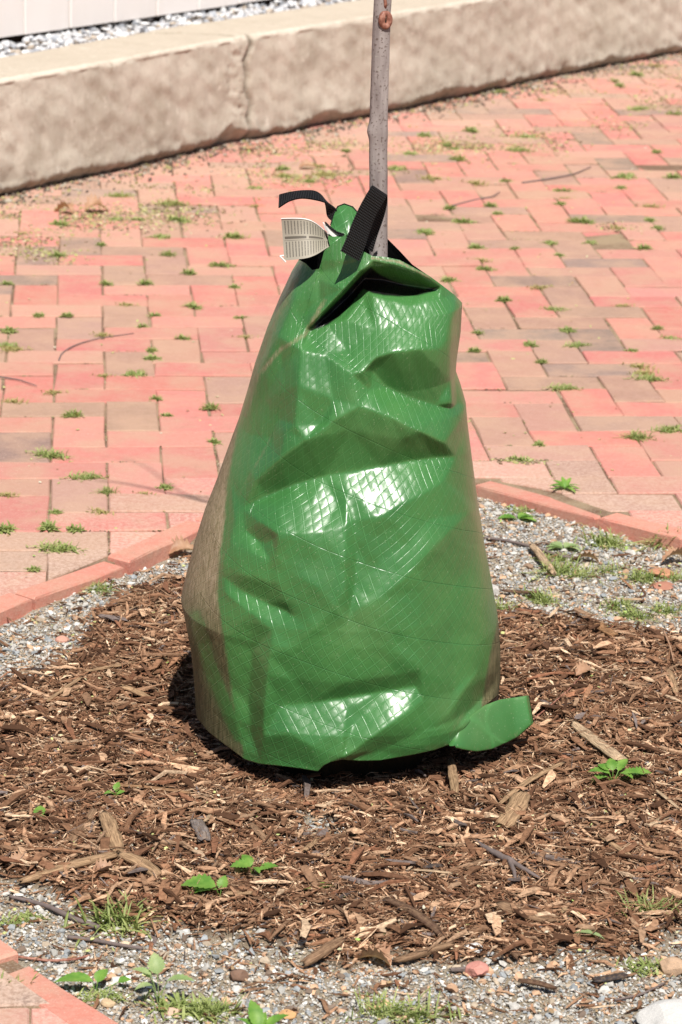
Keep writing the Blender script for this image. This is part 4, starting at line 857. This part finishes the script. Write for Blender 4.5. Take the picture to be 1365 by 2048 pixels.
stick('twig', 'dry straw stem standing by the right edge of the mulch', 'dead stem', [(1328, 1262), (1340, 1290), (1348, 1322)], (.0016, .0012), M_DRYL, .018, TG)
stick('twig', 'thin red stem rising right of the foot flap', 'dead stem', [(1065, 1440), (1100, 1412), (1140, 1378), (1180, 1330)], (.0012, .0009), M_CALL, .012, TG)
stick('twig', 'thin pale root fibre along the lower right gravel', 'twig', [(1230, 2000), (1280, 1990), (1330, 1966)], (.0015, .0012), M_TWIG, .005, TG)
def ptwig(label, pts, r):
    Q = np.array([[*G(a, b, .002), .0025] for a, b in pts]); t = np.linspace(0, len(Q)-1, 24); Q = np.column_stack([np.interp(t, range(len(Q)), Q[:, k]) for k in range(3)])
    for _ in range(4): Q[1:-1] = (Q[:-2]+2*Q[1:-1]+Q[2:])/4
    V, F = tube(Q, np.linspace(r, r*.5, 24), 7, .1, 2); tag(npmesh('twig', V, F, M_TWIG, smooth=True), label, 'twig', 'thin twigs lying on the brick paving')
ptwig('thin curved dark twig on the paving left of the bag', [(118, 722), (124, 706), (150, 690), (195, 677), (268, 667)], .0018)
ptwig('short dark twig at the left edge of the paving', [(0, 754), (40, 760), (74, 772)], .0018)
ptwig('long bent twig on the paving right of the trunk', [(1045, 366), (1100, 358), (1150, 348), (1182, 334)], .0030)
ptwig('bent twig on the paving between trunk and long bent twig', [(905, 412), (950, 400), (985, 394), (1000, 384)], .0028)
root = empty('forked_twig', Pz(1000, 1712, .004), 'dark forked twig lying on the mulch in front of the bag, right of centre', 'twig', TG); iv = -np.array(root.location)
def lim(pts, r0, r1, hs):
    Q = np.array([Pz(a, b, h) for (a, b), h in zip(pts, hs)]); t = np.linspace(0, len(Q)-1, 20); Q = np.column_stack([np.interp(t, range(len(Q)), Q[:, k]) for k in range(3)])
    for _ in range(3): Q[1:-1] = (Q[:-2]+2*Q[1:-1]+Q[2:])/4
    V, F = tube(Q, np.linspace(r0, r1, 20), 8, .15, 5); return V+iv, F
V, F = lim([(940, 1672), (965, 1692), (990, 1706), (1025, 1724)], .0022, .0052, [.004, .012, .014, .012]); npmesh('stem', V, F, M_TWIG, root, smooth=True)
V, F = lim([(1020, 1722), (1030, 1745), (1030, 1785)], .004, .0012, [.012, .012, .006]); npmesh('side_branch', V, F, M_TWIG, root, smooth=True)
V, F = lim([(1022, 1722), (1060, 1745), (1090, 1762)], .0042, .0012, [.012, .012, .006]); npmesh('side_branch', V, F, M_TWIG, root, smooth=True)

# ------------------------------------------------------------------ stones and brick bits
def stone(name, label, cat, px, py, w_, hgt, col, seed, mat=None, on=0.):
    import mathutils.noise as mn
    rs = np.random.RandomState(seed); V = ico.copy(); F = icf.copy()
    for _ in range(3):
        mid = {}; NF = []; V = list(map(tuple, V))
        def mp(a, b):
            k = (min(a, b), max(a, b))
            if k not in mid: q = (np.array(V[a])+np.array(V[b]))/2; V.append(tuple(q/np.linalg.norm(q))); mid[k] = len(V)-1
            return mid[k]
        for a, b, c in F: x, y, z = mp(a, b), mp(b, c), mp(c, a); NF += [(a, x, z), (b, y, x), (c, z, y), (x, y, z)]
        F = np.array(NF); V = np.array(V)
    pl = rs.normal(size=(11, 3)); pl /= np.linalg.norm(pl, axis=1)[:, None]; dd = rs.uniform(.62, .9, 11)
    for n_, d_ in zip(pl, dd): q = V@n_-d_; V = V-np.outer(np.maximum(q, 0), n_)
    V = V*(1+.05*np.array([mn.noise(Vector(v*3+seed)) for v in V]))[:, None]
    p = Pz(px, py, 0) if on == 0 else np.array([*G(px, py, 0), 0]); V = V*np.array([w_/2, w_/2*rs.uniform(.75, 1), hgt/2])+p+np.array([0, 0, hgt*.32])
    return tag(npmesh(name, V, F, mat or M_STONE, col=np.tile(np.array(col), (len(V), 1)), smooth=False), label, cat, 'loose stones and brick bits in the tree pit')
stone('granite_rock', 'large pale granite block cut off by the lower right corner', 'rock', 1368, 2072, .115, .045, (.62, .60, .57), 1)
stone('brick_fragment', 'crumbly pink brick fragment on the gravel at the lower right', 'brick fragment', 955, 1951, .030, .022, (.58, .25, .20), 2, M_STONE)
stone('stone', 'rounded tan stone by the right edge above the granite block', 'stone', 1345, 1948, .036, .026, (.50, .33, .21), 3)
stone('brick_fragment', 'small pinkish brick bit on the gravel at the left edge of the mulch', 'brick fragment', 125, 1284, .024, .012, (.58, .30, .22), 4)
stone('brick_fragment', 'long rusty brick fragment near the right edge on the gravel', 'brick fragment', 1322, 1152, .048, .016, (.52, .24, .13), 5)
stone('brick_fragment', 'dull red brick fragment just below the long rusty one', 'brick fragment', 1330, 1176, .042, .012, (.40, .17, .11), 6)
stone('stone', 'small triangular cream stone beside the thin grey twig', 'stone', 251, 1895, .015, .010, (.66, .50, .34), 7)
stone('stone', 'orange pebble at the bottom edge, left of centre', 'stone', 575, 2034, .024, .010, (.58, .33, .14), 8)
stone('stone', 'dark brown stone standing on the gravel in the lower middle', 'stone', 478, 1962, .024, .020, (.20, .11, .07), 9)
stone('stone', 'pale grey angular stone at the lower left edge of the mulch', 'stone', 372, 1873, .017, .012, (.60, .60, .56), 10)
stone('stone', 'white angular stone at the lower mulch edge, right of centre', 'stone', 945, 1903, .026, .013, (.70, .69, .66), 11)
stone('stone', 'pink tan stone in the weeds at the bottom edge', 'stone', 345, 2035, .022, .016, (.60, .40, .29), 12)
stone('stone', 'ochre stone below the long bright leaf at the lower left', 'stone', 217, 2012, .018, .012, (.58, .42, .25), 13)
stone('stone', 'grey stone touching the bag at its right side on the gravel', 'stone', 985, 1190, .030, .022, (.50, .47, .44), 14)
stone('stone', 'brown round pebble on the gravel right of the bag', 'stone', 1058, 1138, .020, .013, (.30, .19, .12), 15)
stone('stone', 'small white stone against the right side of the bag near the bricks', 'stone', 975, 990, .028, .014, (.72, .72, .70), 16)
stone('stone', 'orange brown pebble at the bottom, right of centre', 'stone', 750, 2020, .022, .010, (.52, .30, .17), 17)
stone('stone', 'tan pebble beside the orange brown one at the bottom', 'stone', 835, 2025, .020, .010, (.58, .40, .29), 18)

# ------------------------------------------------------------------ leaves and plants
def leafmesh(L, wd_, curl=.2, ser=.12, fold=.25, n=14, seed=0):
    rs = np.random.RandomState(seed); V = []; t = np.linspace(0, 1, n)
    for i, q in enumerate(t):
        h_ = wd_/2*(math.sin(PI*q**.75)**.85)*(1+(ser if i % 2 else -ser))+.0002; z = curl*L*(q*(1-q))*1.2-curl*L*.5*q*q
        V += [(q*L-(.0 if i % 2 else .02*L), -h_, z+fold*h_), (q*L-.01*L, -h_*.5, z+fold*h_*.3+rs.normal(0, .01)*wd_), (q*L, 0, z), (q*L-.01*L, h_*.5, z+fold*h_*.3+rs.normal(0, .01)*wd_), (q*L-(.0 if i % 2 else .02*L), h_, z+fold*h_)]
    return np.array(V), gridF(5, n)
def rotz(V, a, el=0., roll=0.):
    c, s_ = math.cos(roll), math.sin(roll); V = V@np.array([[1, 0, 0], [0, c, s_], [0, -s_, c]]); c, s_ = math.cos(el), math.sin(el); V = V@np.array([[c, 0, s_], [0, 1, 0], [-s_, 0, c]]); c, s_ = math.cos(a), math.sin(a); return V@np.array([[c, s_, 0], [-s_, c, 0], [0, 0, 1]])
def seedling(name, label, cat, px, py, leaves, mat, hgt=.02, group=None, pit=True, ser=.14):
    p = Pz(px, py, .0) if pit else np.array([*G(px, py, 0), 0.]); r = empty(name, p, label, cat, group)
    for i, (a, L, wd_, el, off) in enumerate(leaves):
        V, F = leafmesh(L, wd_, seed=i, ser=ser, curl=.25); V = rotz(V, math.radians(a), math.radians(el), .15*((i % 3)-1))
        base = np.array([math.cos(math.radians(a))*off, math.sin(math.radians(a))*off, hgt*(1-.15*(i % 3))]); npmesh('leaf', V+base, F, mat, r, smooth=True)
        V, F = tube([np.array([0, 0, -.002]), base*np.array([.5, .5, .6]), base], .0006, 5); npmesh('stem', V, F, mat, r)
    return r
SG = 'leafy seedlings'
seedling('seedling', 'bright green seedling with lobed leaves beneath the largest tan chip at right', 'seedling', 1226, 1572, [(100, .022, .016, 35, .004), (175, .030, .020, 8, .006), (205, .026, .020, -5, .010), (150, .018, .013, 20, .008), (-5, .030, .020, 10, .012), (15, .032, .019, 5, .026), (-35, .022, .017, 0, .010), (55, .026, .015, 30, .014)], M_LEAF, .022, SG, ser=.22)
seedling('seedling', 'seedling with one large folded leaf and a small upright one, lower left of centre', 'seedling', 440, 1798, [(172, .045, .030, 4, .006), (186, .040, .018, -6, .004), (70, .020, .014, 50, .004)], M_LEAF, .016, SG)
seedling('seedling', 'small seedling with three toothed leaves right of the folded leaf one', 'seedling', 505, 1758, [(185, .026, .020, 5, .003), (120, .024, .015, 25, .006), (12, .024, .014, 14, .010), (-60, .016, .010, 0, .004)], M_LEAF, .018, SG, ser=.2)
seedling('seedling', 'single bright green leaf tip poking out of the mulch at the left', 'seedling', 80, 1642, [(95, .022, .016, 30, .0), (60, .012, .008, 10, .002)], M_LEAF, .005, SG)
seedling('seedling', 'tiny two leaved seedling left of centre in the mulch', 'seedling', 232, 1600, [(80, .016, .010, 40, .002), (200, .014, .010, 10, .003), (20, .012, .008, 20, .002)], M_LEAF, .012, SG)
seedling('seedling', 'feathery green sprig flat on the mulch below the bare patch', 'seedling', 635, 1788, [(20, .030, .008, 5, .0), (60, .018, .007, 20, .002), (170, .022, .008, 5, .002), (110, .014, .006, 20, .002), (-20, .016, .006, 0, .004)], M_LEAF, .006, SG, ser=.3)
seedling('seedling', 'dusty pale green plant with a tall stem at the bottom left', 'seedling', 318, 2010, [(110, .026, .020, 55, .006), (-8, .034, .015, 12, .010), (200, .022, .016, 0, .008), (165, .024, .010, 15, .010), (150, .018, .013, 30, .012)], M_PALE, .038, SG)
seedling('seedling', 'long bright leaf lying over the corner brick at the lower left', 'seedling', 192, 1990, [(178, .046, .019, 2, .004), (60, .022, .016, 30, .004), (20, .016, .012, 10, .028)], M_LEAF, .018, SG, ser=.05)
seedling('seedling', 'bright seedling cut off by the bottom edge, left of centre', 'seedling', 520, 2076, [(115, .036, .018, 45, .002), (30, .034, .015, 25, .006), (160, .028, .014, 30, .003), (75, .02, .012, 40, .004)], M_LEAF, .012, SG, ser=.08)
seedling('seedling', 'flat pale leaved weed on the gravel right of the bag', 'weed', 1128, 1102, [(a, .030, .015, 4, .004) for a in (0, 28, 60, 140, 175, 200, 330)], M_PALE, .007, SG, ser=.25)
seedling('seedling', 'flat green weed on the gravel close to the brick edging', 'weed', 1035, 1042, [(a, .034, .016, 4, .004) for a in (10, 50, 160, 190, 340)], M_LEAF, .006, SG, ser=.25)
seedling('rosette_weed', 'star shaped rosette of narrow leaves growing between edging and paving bricks', 'weed', 1130, 980, [(a, .028, .009, el, .002) for a, el in ((178, 8), (100, 35), (60, 35), (10, 10), (-15, 5), (210, 5), (140, 20), (-50, 0))], M_LEAF, .006, SG, pit=False, ser=.02)
seedling('fallen_leaf', 'pale green fallen leaf lying at the lower mulch edge at right', 'leaf', 1150, 1879, [(-14, .042, .014, 0, .0)], M_PALE, .010, 'fallen leaves', ser=.03)
def dryleaf(label, px, py, L, wd_, a, pit=True, mat=None, seed=0, h=.006, curl=.5):
    p = Pz(px, py, h) if pit else np.array([*G(px, py, 0), h]); V, F = leafmesh(L, wd_, curl=curl, ser=.3, fold=.7, seed=seed); V = rotz(V, math.radians(a), .15, .3); V[:, :2] -= V[:, :2].mean(0)
    tag(npmesh('dry_leaf', V+p, F, mat or M_DRYL, smooth=True), label, 'leaf', 'fallen leaves')
dryleaf('dry tan oak leaf under the brick edging left of the bag', 368, 1106, .055, .035, 20, seed=1)
dryleaf('tan crumbled leaf at the lower mulch edge in the middle', 745, 1925, .050, .040, 160, seed=2)
dryleaf('rust coloured dry leaf at the right edge on the grass', 1348, 1118, .050, .035, 200, seed=3, h=.012)
dryleaf('curled brown leaf near the wall at the left, larger of the pair', 195, 425, .070, .045, 20, False, seed=4, curl=.9)
dryleaf('curled brown leaf near the wall at the left, smaller of the pair', 128, 428, .055, .040, 150, False, seed=5, curl=.9)
dryleaf('small rust leaf on the paving at the foot of the wall crack', 500, 300, .045, .030, 80, False, seed=6)
dryleaf('red brown leaf on the paving left of the trunk', 616, 340, .050, .030, 10, False, seed=7)
dryleaf('small dry leaf on the gravel beside the pale stick', 1170, 1122, .050, .024, 170, seed=8)
dryleaf('brown leaf upright in the mulch right of the foot flap', 1172, 1346, .040, .022, 40, seed=9, h=.014)
dryleaf('russet leaf under the long split wood piece', 212, 1745, .036, .020, 10, seed=10)
dryleaf('pinkish brown leaf at the left mulch edge', 42, 1726, .034, .016, 30, seed=11)
# weed tufts
def tuftmesh(seed, n, L, wd_, spread, leafy=False):
    rs = np.random.RandomState(seed); parts = []
    for i in range(n):
        a = rs.uniform(0, 2*PI); el = rs.uniform(.15, 1.25) if not leafy else rs.uniform(.05, 1.15); l = L*rs.uniform(.5, 1.2); b = np.array([rs.normal(0, spread), rs.normal(0, spread*.45), 0])
        d = np.array([math.cos(a)*math.cos(el), math.sin(a)*math.cos(el), math.sin(el)]); s_ = np.cross(d, [0, 0, 1]); s_ /= np.linalg.norm(s_); w_ = wd_*rs.uniform(.6, 1.3); V = []
        for q, f in ((0, .6), (.35, 1), (.7, .8), (1, .08)):
            c = b+d*l*q-np.array([0, 0, 1])*l*.35*q*q; V += [c-s_*w_/2*f, c+np.array([0, 0, w_*.15]), c+s_*w_/2*f]
        parts.append((np.array(V), [gridF(3, 4)]))
    V, F = merge(parts); V[:, 2] = np.maximum(V[:, 2], -.002); return V, F
def snap(px, py):
    x, y = G(px, py, 0); y += OY; gx, gy = (ca*x+sa*y)/U-GX0, (-sa*x+ca*y)/U-GY0; best = None
    for (m_, k, a, b) in cells:
        if m_ <= gx < m_+a and k <= gy < k+b: 
            c_ = [(gx-m_, (m_, gy)), (m_+a-gx, (m_+a, gy)), (gy-k, (gx, k)), (k+b-gy, (gx, k+b))]; best = min(c_)[1]; break
    if best is None: return G(px, py, 0)
    gx, gy = best[0]+GX0, best[1]+GY0; return (ca*gx-sa*gy)*U, (sa*gx+ca*gy)*U-OY
def tuft(name, label, cat, px, py, me, sc_, group, rs, pit=False):
    p = Pz(px, py, .001) if pit else np.array([*snap(px, py), .0]); o = bpy.data.objects.new(name, me); COL.objects.link(o); o.location = p; o.rotation_euler = (0, 0, rs.choice([0, PI])+rs.normal(0, .3)); o.scale = (sc_, sc_, sc_*rs.uniform(.9, 1.25)); return tag(o, label, cat, group)
def mk(i, args, mat):
    V, F = tuftmesh(i, *args); q = np.hypot(V[:, 0], V[:, 1])/(args[3]*2.6+args[1]*.6); V[:, :2] /= np.maximum(q, 1)[:, None]**.7; o = npmesh('weed_tuft', V, F, mat, origin=(0, 0, 0)); me = o.data; bpy.data.objects.remove(o); return me
small = [mk(1, (90, .012, .0024, .005, True), M_GRASS), mk(2, (100, .011, .0022, .008, True), M_GRASS), mk(3, (80, .013, .0028, .004, True), M_GRASS), mk(4, (90, .010, .0018, .009, True), M_DRYG), mk(5, (90, .014, .0018, .005), M_GRASS)]
big = [mk(11, (150, .030, .0017, .013), M_GRASS), mk(12, (170, .018, .0022, .016, True), M_GRASS), mk(13, (90, .036, .0015, .016), M_GRASS)]
rs = np.random.RandomState(77)
JT = 'small green weed tuft growing in a joint of the red brick paving'; JG = 'small weed tufts in the joints of the brick paving'
TW = """214,565 288,565 381,545 335,509 441,526 465,466 388,612 311,629 286,649 135,627 79,629 48,660 13,693 26,700 200,669 366,669 484,634 495,673 306,715 306,700 207,750 269,750 108,783 311,796 469,572 253,607 15,567 95,510 44,466 146,449 278,435 348,440 322,473 344,405 165,488
15,983 333,974 289,979 112,1023 201,1020 11,1053 92,1055 152,1059 68,1137 333,830 143,831 429,882 414,815 27,806 10,690 240,385 230,440
1350,227 1305,302 1111,198 944,260 910,299 920,319 949,360 1034,360 1123,375 1127,391 1150,406 1253,355 1271,374 1348,353 1307,416 1329,438 925,440 985,413 995,423 1172,442 1145,441 1261,455 1297,454 1288,493 1113,484 1130,508 1196,483 1031,496 958,501
910,558 988,536 961,519 1006,599 1084,573 1247,611 1278,655 956,664 944,689 1062,689 1135,659 1084,723 1268,706 1287,732 1295,745 1043,923 1080,890 860,355 835,465 850,463 905,414 893,290 870,285 820,306 790,330 850,270 560,347 590,352 620,360 545,352 575,338 640,349 655,352 505,410 510,380 470,470 400,440 600,330 700,300 1002,183 1205,160 1320,130 1290,148 1250,170""".split()
for q in TW:
    px, py = map(int, q.split(',')); k = rs.randint(0, 5) if py > 480 or px > 880 else rs.choice([2, 3, 3, 1])
    tuft('weed_tuft', JT, 'weed', px, py+3, small[k], rs.uniform(.95, 1.75)*(1.2 if py < 480 else 1), JG, rs)
for lb, px, py, k, sc_ in (('bright weed clump on the paving at the upper right, upper of a close pair', 1050, 268, 1, .95), ('bright weed clump on the paving at the upper right, lower of a close pair', 1057, 298, 1, .95), ('dense weed clump on the paving near the top right corner', 1280, 218, 1, .9),
    ('large grassy tuft between bricks right of the bag', 1258, 873, 0, .75), ('grassy tuft at the right edge of the paving with brown litter', 1345, 864, 1, .75), ('twin weed clump in the paving right of the upper bag', 1159, 688, 1, .65), ('weed clump in a joint by the right edge, above the long brown brick', 1350, 681, 1, .65),
    ('wide weed clump at the right edge of the paving', 1340, 756, 1, .85), ('long low weed row along a brick edge right of the bag', 1123, 762, 1, .75), ('low weed row along a joint right of the bag top', 1104, 616, 1, .65), ('weed clump over the grey brick at the left', 97, 908, 1, .85), ('long weed row along a joint left of the bag', 174, 948, 1, .8),
    ('dark green tuft left of the bag above the brick edging', 223, 983, 0, .5), ('wide weed clump near the lower left paving, beside a dark brick', 119, 1100, 1, .9), ('low mossy weed patch on the paving by the wall, left', 345, 405, 1, .9), ('pale weed clump on the paving at upper left, near the brown leaves', 240, 386, 1, .8)):
    tuft('weed_clump', lb, 'weed', px, py+4, big[k], sc_*1.35, 'larger weed clumps on the brick paving', rs)
for lb, px, py, k, sc_ in (('tall grass clump at the lower left edge of the mulch', 232, 1846, 0, 1.35), ('sparse dark weed on the gravel at the lower left', 48, 1842, 1, .7), ('grass clump at the end of the pale stick on the gravel', 1120, 1148, 0, 1.1), ('grass clump in the gravel behind the pale stick', 1117, 1120, 1, .8),
    ('largest grass clump at the right edge beside the edging bricks', 1342, 1090, 0, 1.3), ('wide grass patch in the gravel under the edging bricks', 1208, 1092, 0, 1.1), ('short grass tuft against the edging bricks at right', 1205, 1050, 0, .8), ('small dark tuft on the gravel right of the bag', 1046, 1024, 1, .7),
    ('pale green grass clump in the gravel, middle right', 1217, 1145, 2, .8), ('grass tuft in the gravel left of the rusty brick fragment', 1285, 1160, 0, .9), ('yellowish grass clump at the upper mulch edge', 1080, 1204, 0, .9), ('grass tuft at the upper mulch edge near the right', 1270, 1236, 0, .8),
    ('small grass tuft left of the whitish splinter', 1239, 1216, 0, .7), ('thin grass clump at the right edge by the mulch', 1329, 1226, 0, .8), ('thin grass growing in the mulch at the lower right', 1300, 1828, 2, .9), ('weed patch on the gravel left of the tan stone', 1305, 1940, 1, .9),
    ('grass blades at the bottom edge, right of centre', 825, 2036, 2, 1.1), ('short grass at the bottom edge in the middle', 768, 2034, 2, .9), ('weed patch between stones at the bottom left', 370, 2022, 1, 1.1), ('grassy weed at the bottom, left of centre', 425, 2030, 0, .9),
    ('grassy weed on the corner bricks at the lower left edge', 8, 1990, 0, 1.0), ('fine weed beside the long bright leaf', 205, 1998, 1, .7), ('yellow green tuft touching the right side of the bag', 1002, 1222, 2, .7), ('low weed on the gravel under the left edging bricks', 200, 1182, 3 % 3, .6),
    ('tiny grass tuft on the gravel at the right edge', 1355, 1160, 2, .7), ('thin grass tuft between pale stick and whitish splinter', 1160, 1155, 2, .7)):
    tuft('grass_tuft', lb, 'grass tuft', px, py, big[k], sc_*1.3, 'grass tufts in the tree pit', rs, True)
# fine litter: yellow green bud scales on mulch, gravel and paving
rs = np.random.RandomState(91); n = 1500; x = rs.uniform(-.7, 1, n); y = rs.uniform(-1.2, 1.1, n); k = poly_sd(EDGE_IN, x, y) > .01; x, y = x[k], y[k]; P_ = np.column_stack([x, y, pit_z(x, y)+.009])
n2 = 900; x2 = rs.uniform(-1.2, 1.6, n2); y2 = rs.uniform(.3, 6.0, n2); k = (poly_sd(OUT, x2, y2) < -.01) & (wall_side(x2, y2) < -.02); P2_ = np.column_stack([x2[k], y2[k], np.full(k.sum(), .0015)])
P_ = np.concatenate([P_, P2_]); o = scatter_stones('leaf_litter', P_, rs.uniform(.0012, .0042, len(P_)), [(.55, .58, .22, 3), (.62, .58, .34, 2.5), (.40, .26, .13, 3), (.70, .66, .5, 1), (.35, .48, .12, .8)], 92, .3); tag(o, kind='stuff')
# crumbs and grit along the wall foot
rs = np.random.RandomState(95); n = 5200; s_ = rs.uniform(.8, cumW[-1]-1, n); d = np.abs(rs.normal(0, .07, n))+.002; bx = np.interp(s_, cumW, WB[:, 0])+wn[0]*(d-.03); by = np.interp(s_, cumW, WB[:, 1])+wn[1]*(d-.03)
o = scatter_stones('wall_foot_grit', np.column_stack([bx, by, np.full(n, .002)]), rs.uniform(.0015, .007, n)*np.where(rs.rand(n) < .08, 1.8, 1), [(.24, .19, .13, 3), (.44, .39, .31, 2.4), (.09, .065, .045, 4), (.38, .34, .14, 1.5), (.45, .22, .14, 1)], 96, .6); tag(o, kind='stuff')

# dead moss, seed husks and dirt drifted against the wall and into some joints
rs = np.random.RandomState(98); Q = []
for px, py, rx, ry, n in ((60, 440, .22, .14, 900), (180, 435, .22, .12, 900), (330, 430, .16, .12, 700), (20, 490, .12, .10, 400), (570, 350, .16, .12, 800), (640, 355, .12, .10, 400), (860, 300, .14, .14, 700), (930, 290, .12, .10, 400), (1060, 280, .12, .14, 500), (800, 320, .08, .10, 300),
    (1330, 210, .2, .14, 500), (1350, 150, .2, .2, 400), (1130, 185, .16, .06, 300), (1220, 250, .12, .08, 200), (540, 300, .16, .08, 400), (400, 380, .2, .06, 300), (690, 290, .2, .06, 400), (95, 510, .1, .05, 200), (1043, 923, .05, .012, 160), (1250, 455, .08, .04, 150)):
    gx, gy = G(px, py); a = rs.normal(size=(n, 2))*[rx*.5, ry*.8]; Q.append(a+[gx, gy])
Q = np.concatenate(Q); k = (wall_side(Q[:, 0], Q[:, 1]) < .0); Q = Q[k]
o = scatter_stones('dry_moss', np.column_stack([Q, np.full(len(Q), .001)]), rs.uniform(.0015, .0062, len(Q)), [(.34, .30, .10, 3), (.46, .42, .18, 2), (.30, .22, .13, 3), (.22, .15, .09, 2), (.42, .48, .16, 1), (.55, .45, .30, 1.5)], 99, .35); tag(o, kind='stuff')

# pale specks and fine bits through the mulch; brown crumbs over the gravel
rs = np.random.RandomState(101); n = 9000; x = rs.uniform(-.7, 1, n); y = rs.uniform(-1.2, .9, n); k = (poly_sd(EDGE_IN, x, y) > .01) & (rs.rand(n) < .25+.75*mulch(x, y)); x, y = x[k], y[k]
o = scatter_stones('mulch_specks', np.column_stack([x, y, pit_z(x, y)+rs.uniform(.001, .008, len(x))]), rs.uniform(.0008, .0022, len(x)), [(.66, .55, .38, 3), (.78, .70, .56, 2), (.45, .30, .18, 3), (.55, .55, .25, .8)], 102, .6); tag(o, kind='stuff')
rs = np.random.RandomState(103); n = 26000; x = rs.uniform(-.7, 1, n); y = rs.uniform(-1.2, 1.15, n); k = (poly_sd(EDGE_IN, x, y) > .004) & (mulch(x, y) < .5) & (rs.rand(n) < .10+.9*np.clip(noise2(x, y, 9, o=13)+.25, 0, 1)*np.where(y > 0, 1, .5)); x, y = x[k], y[k]
o = scatter_stones('soil_crumbs', np.column_stack([x, y, pit_z(x, y)+rs.uniform(.001, .003, len(x))]), rs.uniform(.001, .0034, len(x)), [(.24, .15, .09, 3), (.34, .24, .15, 3), (.46, .36, .24, 2), (.12, .07, .04, 2), (.42, .40, .16, .7)], 104, .6); tag(o, kind='stuff')

# thin runs of moss and dirt filling the joints
rs = np.random.RandomState(111); Q = []; Sz = []
for (m_, k, a, b) in cells:
    gx, gy = m_+a/2+GX0, k+b/2+GY0; x, y = (ca*gx-sa*gy)*U, (sa*gx+ca*gy)*U-OY
    if abs(x) > 1.9 or y < -1.3 or y > 7 or wall_side(x, y) > .05 or rs.rand() < .45: continue
    for _ in range(rs.randint(1, 3)):
        e = rs.randint(4); n = rs.randint(8, 34); c0 = rs.rand(); ln = rs.uniform(.1, .45); t = np.clip(c0+rs.normal(0, ln*.5, n), 0, 1); o_ = rs.normal(0, .010, n)
        px_ = m_+(t*a if e < 2 else (0 if e == 2 else a)+o_)+(0 if e < 2 else 0); py_ = k+((0 if e == 0 else b)+o_ if e < 2 else t*b)
        X, Yv = px_+GX0, py_+GY0; Q.append(np.column_stack([(ca*X-sa*Yv)*U, (sa*X+ca*Yv)*U-OY])); Sz.append(rs.uniform(.0007, .0021, n))
Q = np.concatenate(Q); Sz = np.concatenate(Sz); k = (poly_sd(OUT, Q[:, 0], Q[:, 1]) < -.005); Q, Sz = Q[k], Sz[k]
o = scatter_stones('joint_moss', np.column_stack([Q, np.full(len(Q), .0)]), Sz, [(.24, .26, .08, 2.2), (.36, .34, .14, 1.6), (.26, .17, .10, 3), (.16, .10, .07, 2.4), (.52, .42, .30, 1.5)], 112, .5); tag(o, kind='stuff')
